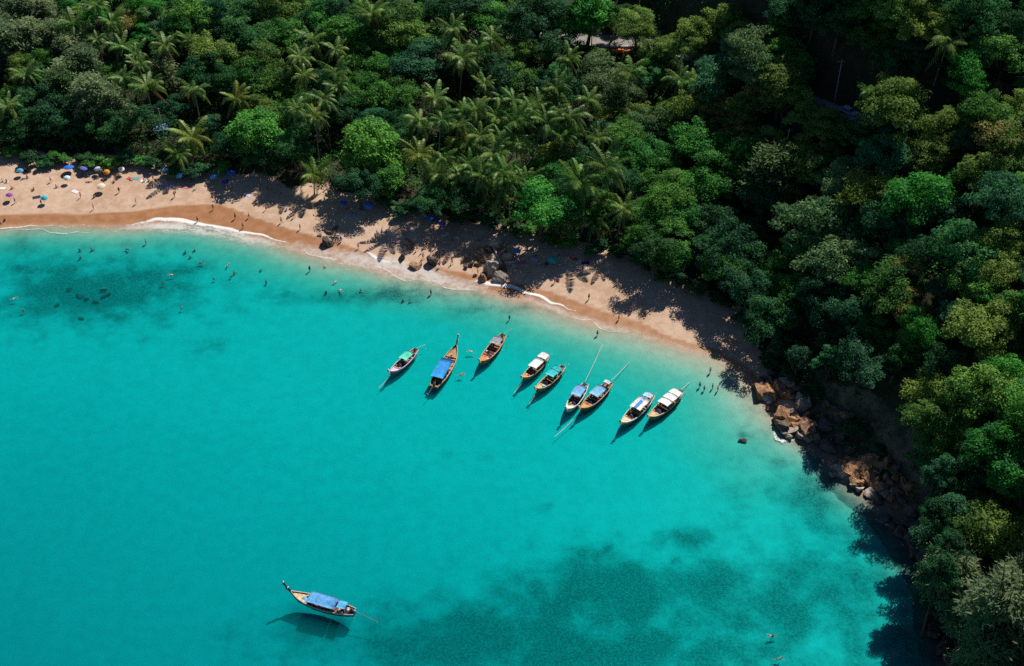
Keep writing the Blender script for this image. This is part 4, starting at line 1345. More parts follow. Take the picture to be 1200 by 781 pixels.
    # canopies
    for (u0, u1, wf, z, col, tilt, stripe) in spec.get('roofs', ()):
        x0, x1 = u0 * hx, u1 * hx
        hw = Bm * wf
        rows = []
        nseg = 6
        for x in np.linspace(x0, x1, 5):
            for j in range(nseg + 1):
                yy = -hw + 2 * hw * j / nseg
                sag = .08 * math.sin((x - x0) / (x1 - x0) * math.pi * 2) * math.cos(yy * 2)
                rows.append((x, yy, z + .13 * (1 - (yy / hw) ** 2) + tilt * yy + sag))
        nn = len(rows)
        f = [(i * (nseg + 1) + j, (i + 1) * (nseg + 1) + j, (i + 1) * (nseg + 1) + j + 1, i * (nseg + 1) + j + 1) for i in range(4) for j in range(nseg)]
        bot = [(x, y, zz - .04) for x, y, zz in rows]
        rim = [i * (nseg + 1) for i in range(5)] + [4 * (nseg + 1) + j for j in range(1, nseg + 1)] + [i * (nseg + 1) + nseg for i in range(3, -1, -1)] + [j for j in range(nseg - 1, 0, -1)]
        f2 = f + [tuple(nn + q for q in g[::-1]) for g in f] + [(rim[i], rim[(i + 1) % len(rim)], nn + rim[(i + 1) % len(rim)], nn + rim[i]) for i in range(len(rim))]
        cn = MB().add(rows + bot, f2).build('canopy', paint(col, .75, .32, 1.7), root, True)
        if stripe:
            sr = []
            for x in np.linspace(x0 + .02, x1 - .02, 5):
                for yy in (-hw * .28, 0, hw * .28):
                    sr.append((x, yy, z + .13 * (1 - (yy / hw) ** 2) + .06 + tilt * yy))
            MB().add(sr, [(3 * i + j, 3 * i + 3 + j, 3 * i + 4 + j, 3 * i + 1 + j) for i in range(4) for j in range(2)]).build('stripe', paint(stripe, .75, .12), cn)
        for x in (x0 + .12, (x0 + x1) / 2, x1 - .12):
            for sgn in (-1, 1):
                b, k, s = hull_section(x / hx, Bm)
                MB().tube([(x, sgn * (b - .06), s - .3), (x, sgn * min(hw - .06, b), z + tilt * sgn * hw)], .035, 5).build('post', paint((.42, .38, .32), .6), root)
    # tarpaulins, cushions, boxes that belong to the boat
    for (u0, u1, wf, z, col) in spec.get('tarps', ()):
        x0, x1 = u0 * hx, u1 * hx
        hw = Bm * wf
        g = random.Random(int(L * 100) + int(u0 * 50))
        rows = []
        for i in range(7):
            for j in range(7):
                e = min(1, 2.6 * min(i, 6 - i, j, 6 - j) / 6 + .0)
                rows.append((x0 + (x1 - x0) * i / 6, -hw + 2 * hw * j / 6, z * (.45 + .55 * e) + g.uniform(-.07, .07)))
        f = [(i * 7 + j, i * 7 + 7 + j, i * 7 + 8 + j, i * 7 + 1 + j) for i in range(6) for j in range(6)]
        bt = [(x, y * .98, .15) for x, y, _ in rows]
        rim = [i * 7 for i in range(7)] + [42 + j for j in range(1, 7)] + [i * 7 + 6 for i in range(5, -1, -1)] + [j for j in range(5, 0, -1)]
        f += [(rim[i], rim[(i + 1) % len(rim)], 49 + rim[(i + 1) % len(rim)], 49 + rim[i]) for i in range(len(rim))]
        MB().add(rows + bt, f).build('tarpaulin', paint(col, .6, .3, 1.5), root, True)
    for (u, y, sx, sy, col) in spec.get('pads', ()):
        b, k, s = hull_section(u, Bm)
        mb = MB().box((u * hx, y * b, s - .12), (sx, sy, .20), (0, 0, .1), .86)
        mb.build('cushion', paint(col, .8, .25, 3), root)
    g = random.Random(int(bow_px[0]))
    for q in range(6):
        u = g.choice((g.uniform(.30, .62), g.uniform(-.75, -.45), g.uniform(-.4, .3)))
        b, k, s = hull_section(u, Bm)
        cc_ = g.choice(((.65, .62, .58), (.06, .06, .07), (.55, .08, .05), (.08, .2, .45), (.6, .42, .1), (.3, .2, .12)))
        MB().box((u * hx, g.uniform(-.6, .6) * b, s - g.uniform(.25, .05)), (g.uniform(.25, .6), g.uniform(.2, .5), g.uniform(.18, .4)), (g.uniform(-.15, .15), g.uniform(-.15, .15), g.uniform(0, 3)), g.uniform(.7, 1)).build('locker', paint(cc_, .7, .25, 3), root)
    # engine and long tail
    ez = .95
    eng = MB().box((-hx + .55, 0, ez + .28), (.75, .48, .42), None, .82)
    eng.tube([(-hx + .55, .0, ez + .45), (-hx + .55, .0, ez + .75)], [.13, .11], 8)
    e = eng.build('engine', paint((.07, .068, .065), .5, .4, 4, .4), root)
    ta = spec.get('tail_yaw', .15)
    tl = spec.get('tail', 3.6)
    end = Vector((-hx + .2 - math.cos(ta) * tl, math.sin(ta) * tl, ez + .2 + spec.get('tail_dz', -.55)))
    MB().tube([(-hx + .3, 0, ez + .22), tuple(end)], [.055, .04], 6).build('shaft', paint((.20, .19, .18), .4, .2, 3, .5), e)
    pp = MB()
    for q in range(3):
        w = q * 2.094
        dv = Vector((0, math.cos(w), math.sin(w)))
        pp.add([end + dv * .05 + Vector((-.05, 0, 0)), end + dv * .22 + Vector((-.05, .06, .03)), end + dv * .26 + Vector((.04, 0, 0)), end + dv * .10 + Vector((.06, 0, 0))], [(0, 1, 2, 3)])
    pp.tube([end + Vector((.1, 0, 0)), end + Vector((-.1, 0, 0))], [.06, .03], 6)
    pp.build('propeller', paint((.35, .33, .28), .4, .2, 3, .5), e)
    MB().tube([(-hx + .9, 0, ez + .35), (-hx + 1.7, .12, ez + .55)], .03, 5).build('tiller', paint((.25, .24, .23), .5), e)
    tag(root, label, 'boat', 'long-tail boats in the bay')
    return root, L

NAVY = (.018, .022, .060)
boat((457, 440), (488, 411), dict(hull=(.42, .16, .16), strake=(.70, .48, .66), fore=(.66, .47, .66), floor=(.42, .25, .36), rail=(.72, .52, .66), stem=(.55, .28, .12), prow=.9,
     roofs=[(-.55, .05, .9, 1.75, (.10, .62, .46), .10, None)], tarps=[(.02, .42, .70, 1.05, NAVY)], pads=[(-.62, 0, .5, .6, (.55, .07, .05)), (.05, -.5, .5, .5, (.6, .1, .35)), (-.2, -.6, .4, .4, (.3, .06, .3))], tail=2.6), 'small lilac boat with mint green canopy and navy tarpaulin')
boat((535, 409), (508, 455), dict(hull=WOOD_D, strake=(.55, .36, .22), fore=WOOD_L, floor=(.48, .24, .10), rail=(.66, .46, .28), prow=2.0, stem=(.06, .045, .04), ribbons=((.7, .6, .4), (.75, .68, .5), (.8, .7, .5)),
     roofs=[(-.72, .22, .86, 1.9, (.02, .26, .66), .0, None)], tarps=[(-.9, -.7, .5, 1.1, (.02, .02, .03))], pads=[(.5, 0, .35, 1.2, (.03, .02, .02))], tail=2.4), 'wooden boat with plain bright blue canopy and tall dark prow')
boat((563, 428), (590, 394), dict(hull=WOOD, strake=(.62, .20, .05), fore=(.72, .22, .06), floor=(.4, .16, .07), rail=(.66, .30, .10), stem=(.66, .24, .08), prow=1.1,
     roofs=[(-.62, -.15, .85, 1.75, (.30, .30, .36), .04, None)], tarps=[(.05, .34, .66, 1.0, NAVY)], pads=[(-.02, 0, .6, .9, (.66, .06, .03)), (.30, .3, .5, .6, (.62, .06, .04)), (.36, -.4, .4, .6, (.6, .07, .05)), (.15, -.7, .4, .3, (.7, .68, .66)), (-.4, -.5, .5, .5, (.02, .02, .04))], tail=3.0), 'orange boat with grey canopy and red life jackets')
boat((612, 447), (641, 419), dict(hull=WOOD, strake=(.52, .30, .15), fore=(.62, .30, .13), floor=(.25, .1, .06), rail=(.68, .44, .20), stem=(.56, .28, .11), prow=.8,
     roofs=[(-.92, -.52, .9, 1.95, (.74, .73, .71), .05, None), (-.44, .22, .92, 1.85, (.80, .79, .78), .05, None)], tarps=[(.24, .55, .60, .75, (.02, .02, .03))], pads=[(.56, 0, .5, .9, (.6, .05, .05)), (-.1, -.75, .5, .3, (.5, .05, .05)), (.1, -.75, .5, .3, (.5, .05, .08))], tail=1.6), 'wooden boat with two separate plain white canopies')
boat((628, 460), (660, 431), dict(hull=WOOD, strake=(.56, .34, .15), fore=(.64, .42, .18), floor=(.3, .14, .07), rail=(.70, .48, .24), stem=(.58, .34, .14), prow=1.0,
     roofs=[(-.70, -.42, .85, 1.75, (.02, .42, .46), .1, None), (-.40, .06, .9, 1.9, (.03, .50, .52), .05, None)], tarps=[(.06, .42, .68, 1.0, (.008, .008, .03))], pads=[(.5, .2, .4, .7, (.7, .66, .62)), (-.6, -.4, .6, .5, (.55, .5, .45))], tail=1.8), 'wooden boat with teal canopies and black tarpaulin')
boat((664, 484), (686, 452), dict(hull=(.62, .60, .57), strake=(.74, .73, .71), fore=(.74, .70, .66), floor=(.35, .12, .1), rail=(.78, .76, .73), stem=(.66, .26, .08), prow=1.2, beam=.135,
     roofs=[(-.62, .10, .9, 1.9, (.16, .40, .70), .0, None)], tarps=[(.10, .46, .72, 1.05, NAVY)], pads=[(.12, -.55, .5, .5, (.55, .05, .10)), (-.85, .1, .5, .9, (.7, .5, .4)), (.3, -.7, .4, .3, (.5, .05, .08))], tail=.8), 'white hulled boat with pale blue canopy')
boat((680, 483), (715, 450), dict(hull=WOOD_D, strake=(.50, .24, .09), fore=(.58, .28, .10), floor=(.3, .1, .06), rail=(.56, .28, .11), stem=(.60, .24, .08), prow=1.3,
     roofs=[(-.46, .16, .86, 1.85, (.18, .44, .66), .0, None), (-.86, -.70, .55, 1.9, (.55, .72, .80), .0, None)], tarps=[(.16, .44, .66, 1.0, NAVY)], pads=[(-.2, -.7, .5, .3, (.5, .05, .05)), (.5, -.2, .5, .5, (.4, .1, .06)), (-.6, 0, .5, .7, (.5, .12, .05)), (.05, -.75, .5, .3, (.45, .05, .05))], tail=1.2), 'dark wooden boat with pale blue canopy and white stern shade')
boat((728, 500), (764, 464), dict(hull=WOOD, strake=(.74, .72, .70), fore=(.70, .52, .38), floor=(.4, .22, .12), rail=(.74, .68, .60), stem=(.58, .26, .08), prow=1.3,
     roofs=[(-.52, .16, .92, 1.9, (.76, .72, .70), .05, (.04, .25, .62)), (-.84, -.60, .7, 1.9, (.40, .62, .74), .1, None)], tarps=[(.18, .50, .62, 1.0, (.012, .012, .03))], pads=[(-.3, -.7, .7, .3, (.2, .5, .12)), (-.1, -.75, .4, .3, (.75, .73, .7)), (-.7, -.6, .5, .4, (.75, .72, .7)), (-.92, .4, .4, .4, (.6, .65, .1))], ribbons=((.75, .3, .1), (.8, .75, .2), (.3, .6, .3)), tail=1.4), 'wooden boat with blue stripe down its white canopy')
boat((760, 493), (798, 460), dict(hull=WOOD, strake=(.46, .26, .12), fore=(.64, .40, .20), floor=(.34, .16, .08), rail=(.62, .40, .20), stem=(.62, .26, .14), prow=1.1,
     roofs=[(-.78, -.50, .92, 1.95, (.80, .78, .77), .04, None), (-.48, -.16, .94, 1.93, (.80, .79, .79), .04, None), (-.14, .18, .94, 1.9, (.78, .77, .78), .04, None)], tarps=[(.16, .52, .74, 1.05, NAVY)],
     pads=[(-.3, -.8, .5, .3, (.55, .05, .05)), (-.75, -.6, .6, .4, (.55, .08, .05)), (0, -.75, .5, .3, (.5, .05, .05)), (.55, .2, .3, .6, (.6, .6, .58))], tail=1.8), 'wooden boat roofed by three white panels in a row')
lone, lone_L = boat((342, 698), (416, 719), dict(hull=(.06, .10, .20), strake=(.64, .58, .50), fore=(.72, .48, .26), floor=(.20, .10, .08), rail=(.72, .58, .42), stem=(.02, .02, .03), prow=2.1, aft=(.02, .05, .2), beam=.115,
     ribbons=((.80, .78, .82), (.1, .1, .12), (.72, .70, .80)), roofs=[(-.44, .42, .92, 1.75, (.10, .34, .66), .0, None), (-.76, -.50, .62, 2.0, (.09, .40, .68), .05, None)],
     tarps=[(.48, .72, .62, .95, (.14, .42, .72))], pads=[(-.75, -.3, .8, .7, (.7, .5, .4)), (-.6, -.6, .5, .4, (.6, .07, .05)), (-.97, -.4, .5, .5, (.08, .5, .62)), (-.8, .3, .5, .4, (.05, .04, .04))], tail=4.6, tail_yaw=.06, tail_dz=-.75), 'lone dark blue boat offshore with blue canopy and long tail shaft')

# mooring ropes
def rope(a, b, label, sag=.0):
    a, b = Vector(a), Vector(b)
    o = empty('mooring_rope', b)
    pts = [a.lerp(b, i / 8) - Vector((0, 0, sag * math.sin(math.pi * i / 8))) - b for i in range(9)]
    MB().tube(pts, .05, 5).build('strand', paint((.62, .62, .55), .8), o)
    tag(o, label, 'rope', 'mooring ropes of the boats')
for (x0, y0, x1, y1, lab) in ((686, 447, 706, 404, 'pale rope from the white hulled boat to the shore'), (716, 446, 738, 424, 'pale rope from the dark wooden boat towards the shore'),
                              (677, 486, 650, 512, 'pale rope from the prow of the dark wooden boat into deep water'), (798, 456, 808, 448, 'short rope at the stern of the three-panel boat')):
    rope(P(x0, y0, .8), P(x1, y1, .04), lab, .25)
for (x0, y0, x1, y1, lab) in ((455, 443, 444, 455, 'anchor rope from the prow of the lilac boat'), (611, 450, 602, 461, 'anchor rope from the prow of the two-canopy boat'), (627, 463, 620, 474, 'anchor rope from the prow of the teal canopy boat')):
    rope(P(x0, y0, .9), P(x1, y1, .02), lab, .1)

# ------------------------------------------------------------------ people
def person_mesh(J, name):
    """one continuous skinned body from a joint table"""
    verts, edges, rad = [], [], []
    ix = {}
    def v(key, co, r):
        ix[key] = len(verts); verts.append(co); rad.append(r)
    def e(a, b):
        edges.append((ix[a], ix[b]))
    for key, co, r in J['v']:
        v(key, co, r)
    for a, b in J['e']:
        e(a, b)
    for s in 'lr':                                   # five fingers on each hand
        hd = Vector(J['pos']['hand_' + s]); wr = Vector(J['pos']['wrist_' + s])
        d = (hd - wr).normalized()
        side = d.orthogonal().normalized()
        for q in range(5):
            off = (q - 2) * .022
            ln = (.055, .075, .085, .078, .06)[q]
            if q == 0:
                p1 = hd - d * .03 + side * .055; p2 = p1 + (d * .6 + side * .5).normalized() * .05
            else:
                p1 = hd + d * ln * .55 + side * off; p2 = hd + d * ln + side * off * 1.1 + d.cross(side) * .015
            v(f'f{s}{q}a', tuple(p1), .011); v(f'f{s}{q}b', tuple(p2), .009)
            e('hand_' + s, f'f{s}{q}a'); e(f'f{s}{q}a', f'f{s}{q}b')
    me = bpy.data.meshes.new(name)
    me.from_pydata(verts, edges, [])
    ob = bpy.data.objects.new(name, me)
    C.objects.link(ob)
    ob.modifiers.new('Skin', 'SKIN')
    sk = me.skin_vertices[0].data
    for i, r in enumerate(rad):
        rr = r if isinstance(r, tuple) else (r, r)
        sk[i].radius = rr
        sk[i].use_root = (i == ix['pelvis'])
    su = ob.modifiers.new('Sub', 'SUBSURF'); su.levels = 1; su.render_levels = 1
    dg = bpy.context.evaluated_depsgraph_get(); dg.update()
    out = bpy.data.meshes.new_from_object(ob.evaluated_get(dg))
    out.name = name
    for p in out.polygons:
        p.use_smooth = True
    bpy.data.objects.remove(ob)
    return out

def joints(pos):
    v = [('pelvis', pos['pelvis'], .135), ('waist', pos['waist'], .115), ('chest', pos['chest'], .145), ('neck', pos['neck'], .055), ('jaw', pos['jaw'], .075), ('head', pos['head'], .098), ('crown', pos['crown'], .06),
         ('nose', pos['nose'], .018)]
    e = [('pelvis', 'waist'), ('waist', 'chest'), ('chest', 'neck'), ('neck', 'jaw'), ('jaw', 'head'), ('head', 'crown'), ('head', 'nose')]
    for s in 'lr':
        v += [('sh_' + s, pos['sh_' + s], .062), ('el_' + s, pos['el_' + s], .045), ('wrist_' + s, pos['wrist_' + s], .030), ('hand_' + s, pos['hand_' + s], .036),
              ('hip_' + s, pos['hip_' + s], .098), ('knee_' + s, pos['knee_' + s], .062), ('ankle_' + s, pos['ankle_' + s], .042), ('toe_' + s, pos['toe_' + s], .032)]
        e += [('chest', 'sh_' + s), ('sh_' + s, 'el_' + s), ('el_' + s, 'wrist_' + s), ('wrist_' + s, 'hand_' + s), ('pelvis', 'hip_' + s), ('hip_' + s, 'knee_' + s), ('knee_' + s, 'ankle_' + s), ('ankle_' + s, 'toe_' + s)]
    return {'v': v, 'e': e, 'pos': pos}

def pose(kind):
    if kind in ('stand', 'walk', 'wade'):
        st = .0 if kind != 'walk' else .26
        sw = .05 if kind != 'walk' else .20
        p = dict(pelvis=(0, 0, .95), waist=(0, 0, 1.10), chest=(.01, 0, 1.32), neck=(.02, 0, 1.50), jaw=(.04, 0, 1.57), head=(.03, 0, 1.66), crown=(.02, 0, 1.74), nose=(.135, 0, 1.63))
        for s, sg in (('l', 1), ('r', -1)):
            a = sw * sg; f = -st * sg
            p.update({'sh_' + s: (0, .19 * sg, 1.42), 'el_' + s: (a * .5 - .02, .25 * sg, 1.14), 'wrist_' + s: (a + .08, .27 * sg, .91), 'hand_' + s: (a + .11, .27 * sg, .83),
                      'hip_' + s: (0, .095 * sg, .90), 'knee_' + s: (f * .6 + .03, .10 * sg, .49), 'ankle_' + s: (f, .10 * sg, .075 if f >= 0 else .13), 'toe_' + s: (f + .17, .12 * sg, .03)})
    elif kind == 'sit':
        p = dict(pelvis=(0, 0, .13), waist=(-.04, 0, .28), chest=(-.06, 0, .50), neck=(-.02, 0, .68), jaw=(.01, 0, .75), head=(.01, 0, .84), crown=(0, 0, .92), nose=(.115, 0, .81))
        for s, sg in (('l', 1), ('r', -1)):
            p.update({'sh_' + s: (-.04, .19 * sg, .60), 'el_' + s: (.08, .30 * sg, .38), 'wrist_' + s: (.30, .22 * sg, .40), 'hand_' + s: (.38, .18 * sg, .40),
                      'hip_' + s: (.05, .10 * sg, .13), 'knee_' + s: (.42, .17 * sg, .44), 'ankle_' + s: (.66, .13 * sg, .08), 'toe_' + s: (.82, .15 * sg, .035)})
    elif kind == 'lie':
        p = dict(pelvis=(0, 0, .13), waist=(-.15, 0, .125), chest=(-.37, 0, .15), neck=(-.55, 0, .13), jaw=(-.62, 0, .14), head=(-.71, 0, .12), crown=(-.79, 0, .12), nose=(-.68, 0, .235))
        for s, sg in (('l', 1), ('r', -1)):
            p.update({'sh_' + s: (-.47, .19 * sg, .13), 'el_' + s: (-.22, .33 * sg, .07), 'wrist_' + s: (.02, .36 * sg, .05), 'hand_' + s: (.10, .36 * sg, .05),
                      'hip_' + s: (.05, .095 * sg, .12), 'knee_' + s: (.46, .13 * sg, .10 if sg > 0 else .22), 'ankle_' + s: (.86, .14 * sg, .06), 'toe_' + s: (.92, .18 * sg, .15)})
    else:                                            # swim: prone, arms reaching
        p = dict(pelvis=(0, 0, -.10), waist=(.15, 0, -.06), chest=(.37, 0, -.02), neck=(.54, 0, .06), jaw=(.60, 0, .11), head=(.66, 0, .17), crown=(.68, 0, .25), nose=(.755, 0, .13))
        for s, sg in (('l', 1), ('r', -1)):
            p.update({'sh_' + s: (.46, .19 * sg, .02), 'el_' + s: (.70, .36 * sg, -.02), 'wrist_' + s: (.92, .26 * sg, .03), 'hand_' + s: (1.0, .24 * sg, .03),
                      'hip_' + s: (-.05, .10 * sg, -.12), 'knee_' + s: (-.46, .17 * sg, -.18), 'ankle_' + s: (-.85, .16 * sg, -.08 - .1 * sg), 'toe_' + s: (-1.0, .17 * sg, -.10 - .1 * sg)})
    return p
POSES = {k: pose(k) for k in ('stand', 'walk', 'sit', 'lie', 'swim')}
BODY = {k: person_mesh(joints(p), 'person') for k, p in POSES.items()}
SKIN = [paint((.50, .28, .18), .6, .1), paint((.38, .19, .11), .6, .1), paint((.58, .37, .26), .6, .1)]
HAIR = [paint((.03, .02, .015), .6, .2), paint((.12, .07, .035), .6, .2), paint((.30, .20, .09), .6, .2)]
for b in BODY.values():
    b.materials.append(SKIN[0])
def cap_mesh(p):
    c = Vector(p['head']); up = (Vector(p['crown']) - Vector(p['jaw'])).normalized()
    fw = (Vector(p['nose']) - c).normalized()
    bm = bmesh.new()
    bmesh.ops.create_uvsphere(bm, u_segments=10, v_segments=7, radius=.118)
    for q in bm.verts:
        q.co = c + q.co - fw * .022 + up * .02
    dele = [q for q in bm.verts if (q.co - c).dot(fw) > .052 and (q.co - c).dot(up) < .07 or (q.co - c).dot(up) < -.085]
    bmesh.ops.delete(bm, geom=dele, context='VERTS')
    me = bpy.data.meshes.new('hair'); bm.to_mesh(me); bm.free()
    me.materials.append(HAIR[0])
    return me
HAIRM = {k: cap_mesh(p) for k, p in POSES.items()}
def shorts_mesh(p):
    mb = MB()
    w, pv = Vector(p['waist']), Vector(p['pelvis'])
    mb.tube([w.lerp(pv, .25), pv, pv + (pv - w) * .25], [.150, .185, .17], 10)
    for s in 'lr':
        h, k = Vector(p['hip_' + s]), Vector(p['knee_' + s])
        mb.tube([h.lerp(k, -.02), h.lerp(k, .55)], [.135, .110], 9)
    return mb.mesh('swimwear', SKIN[0], True)
def top_mesh(p):
    c, w = Vector(p['chest']), Vector(p['waist'])
    up = (c - w).normalized()
    return MB().tube([c - up * .07, c + up * .0, c + up * .09], [.165, .178, .165], 10).mesh('swim_top', SKIN[0], True)
SHORTS = {k: shorts_mesh(p) for k, p in POSES.items()}
TOPM = {k: top_mesh(p) for k, p in POSES.items()}
CLOTH = {'red': (.55, .05, .04), 'blue': (.04, .12, .45), 'black': (.02, .02, .025), 'white': (.72, .70, .68), 'pink': (.65, .16, .32), 'teal': (.03, .36, .38), 'orange': (.65, .22, .04), 'navy': (.02, .03, .12), 'green': (.05, .28, .08)}
def person(px, py, kind, colour, face=None, skin=0, hair=0, top=False, where=None, z=None, phrase=None):
    """feet (or seat) at the pixel"""
    g = random.Random(int(px * 13 + py * 7))
    body = {'wade': 'stand'}.get(kind, kind)
    if z is not None:
        w = P(px, py, z)
    elif kind in ('swim', 'wade'):
        w = P(px, py, 0)
        if kind == 'wade' and ground(w[0], w[1]) < -.45:
            kind, body = 'float', 'sit'
        w[2] = 0 if kind == 'swim' else -.58 if kind == 'float' else max(ground(w[0], w[1]) - .1, -1.42)
    else:
        w = hit(px, py, 0.02)
    root = empty('person', w, g.uniform(0, 6.28) if face is None else face)
    s = g.uniform(.88, 1.0)
    root.scale = (s, s, s)
    b = link('body', BODY[body], root); set_mat(b, SKIN[skin])
    h = link('hair', HAIRM[body], root); set_mat(h, HAIR[hair])
    c = link('swimwear', SHORTS[body], root); set_mat(c, paint(CLOTH[colour], .8, .15))
    if top:
        t = link('swim_top', TOPM[body], root); set_mat(t, paint(CLOTH[colour], .8, .15))
    verb = {'stand': 'standing person', 'walk': 'walking person', 'sit': 'seated person', 'lie': 'person lying down', 'swim': 'person swimming', 'wade': 'person wading', 'float': 'person bathing'}[kind]
    if phrase:
        tag(root, phrase, 'person', 'bathers')
    else:
        later(root, f'{verb} in {colour} swimwear', 'person', px, py, 'bathers')
COLS = list(CLOTH)
STAND = '''49 241 orange;122 216 black;180 212 red;232 261 black;276 257 navy;285 268 red;312 247 pink;292 256 teal;440 281 black;464 286 blue;489 294 red;495 297 navy;498 291 white;524 307 red;621 323 black;
508 283 pink;513 287 blue;519 297 black;510 292 white;505 298 red;538 287 teal;541 297 orange;545 292 pink;538 296 black;547 305 blue;628 303 navy;723 333 white;517 302 teal;551 300 red;521 290 navy;533 300 green;496 304 orange;60 214 blue;95 232 red;140 226 black;160 240 white;205 232 orange;250 246 pink;330 262 black;352 270 red;400 284 navy;420 292 orange;560 322 white;600 322 teal;650 332 red;690 352 black;740 366 blue;455 292 pink;475 296 green;530 310 red;515 314 black;110 246 green;18 238 blue;345 256 orange'''
for i, row in enumerate(STAND.replace('\n', '').split(';')):
    x, y, c = row.split()
    person(float(x), float(y), 'walk' if i % 3 else 'stand', c, skin=i % 3, hair=(i * 2) % 3, top=i % 2 == 0)
SIT = '''20 200 red;25 202 blue;30 200 pink;34 202 black;27 211 black;32 209 navy;3 213 white;8 214 black;153 211 red;169 213 white;174 213 orange;187 219 navy;2 262 pink;6 260 black;145 194 blue;152 193 white;158 194 red;165 194 blue;
288 229 blue;313 223 pink;320 226 orange;328 228 red;340 224 white;404 246 pink;412 250 blue;420 252 white;456 258 navy;430 258 black;486 246 red;515 308 pink;494 311 red;500 286 black;508 266 pink;516 268 blue;522 276 white;530 282 black;560 283 red;604 296 pink;610 296 white;618 294 blue;655 300 black;664 300 red;672 304 red;686 308 navy;345 238 black;372 240 orange;240 212 blue;268 214 white;803 345 red;790 338 white;826 366 orange;66 220 pink;104 214 blue;134 214 red;110 232 black;196 212 green;228 224 blue;206 226 white;300 240 red;336 248 blue;450 272 white;474 276 pink;556 296 orange;632 312 white;640 310 black;660 312 blue;14 222 orange;40 224 red'''
for i, row in enumerate(SIT.replace('\n', '').split(';')):
    x, y, c = row.split()
    person(float(x), float(y), 'sit' if i % 4 else 'lie', c, skin=i % 3, hair=i % 3, top=i % 2 == 1)
SWIM = '''149 292 black s;171 285 red w;93 292 navy w;107 292 red w;94 301 orange w;201 322 white s;191 331 black w;16 350 white s;26 363 black w;217 295 black w;228 293 navy w;222 300 black w;235 308 blue s;267 310 black s;250 326 navy w;274 319 orange w;
271 323 red w;306 316 white w;312 330 blue w;212 360 red w;380 312 orange s;363 317 black w;393 330 white s;399 340 white s;382 342 navy w;423 340 white w;505 345 black w;472 352 red w;480 353 pink w;597 374 black w;725 376 red w;552 412 white s;
540 439 orange s;832 437 white w;820 453 black w;825 457 navy w;835 455 red w;841 458 pink w;905 745 navy s;912 772 teal s;700 393 black w'''
for i, row in enumerate(SWIM.replace('\n', '').split(';')):
    x, y, c, k = row.split()
    person(float(x), float(y), 'swim' if k == 's' else 'wade', c, skin=(i + 1) % 3, hair=i % 3, top=i % 3 == 0)
w = lone.matrix_basis @ Vector((-lone_L * .36, -.1, .55))
pr = empty('person', w, lone.rotation_euler.z); pr.scale = (1.08,) * 3
set_mat(link('body', BODY['sit'], pr), SKIN[1]); set_mat(link('hair', HAIRM['sit'], pr), HAIR[0])
set_mat(link('swimwear', SHORTS['sit'], pr), paint(CLOTH['white'], .8, .15)); set_mat(link('shirt', TOPM['sit'], pr), paint(CLOTH['red'], .8, .15))
tag(pr, 'person in red top seated at the stern of the lone boat', 'person')

# ------------------------------------------------------------------ parasols, towels
def parasol(px, py, col, r=1.5, h=2.0, label=None, word=None):
    w = hit(px, py, h * .9)
    root = empty('parasol', w)
    root.rotation_euler = (rng.uniform(-.25, .25), rng.uniform(-.25, .25), rng.uniform(0, 6))
    n = 8
    V = [(0, 0, h)]
    for ring, (rr, dz) in enumerate(((.5, .10), (1.0, .42))):
        for k in range(n * 2):
            a = math.pi * k / n
            sc_ = 1.0 if k % 2 == 0 else (.975 if ring else .99)
            V.append((math.cos(a) * r * rr * sc_, math.sin(a) * r * rr * sc_, h - dz - (0 if k % 2 == 0 else -.03 * ring)))
    m2 = 2 * n
    F = [(0, 1 + k, 1 + (k + 1) % m2) for k in range(m2)] + [(1 + k, 1 + m2 + k, 1 + m2 + (k + 1) % m2, 1 + (k + 1) % m2) for k in range(m2)]
    for k in range(m2):                               # valance
        a, b = 1 + m2 + k, 1 + m2 + (k + 1) % m2
        i0 = len(V)
        V += [(V[a][0], V[a][1], V[a][2] - .16), (V[b][0], V[b][1], V[b][2] - .16)]
        F.append((a, i0, i0 + 1, b))
    MB().add(V, F).build('canopy', paint(col, .8, .15, 2), root)
    MB().tube([(0, 0, -.3), (0, 0, h + .12)], .03, 6).build('pole', paint((.75, .73, .7), .5), root)
    if label:
        tag(root, label, 'parasol', 'parasols on the sand')
    else:
        later(root, f'{word} beach parasol', 'parasol', px, py, 'parasols on the sand')
BLUE = (.02, .13, .62); LBLUE = (.10, .42, .80)
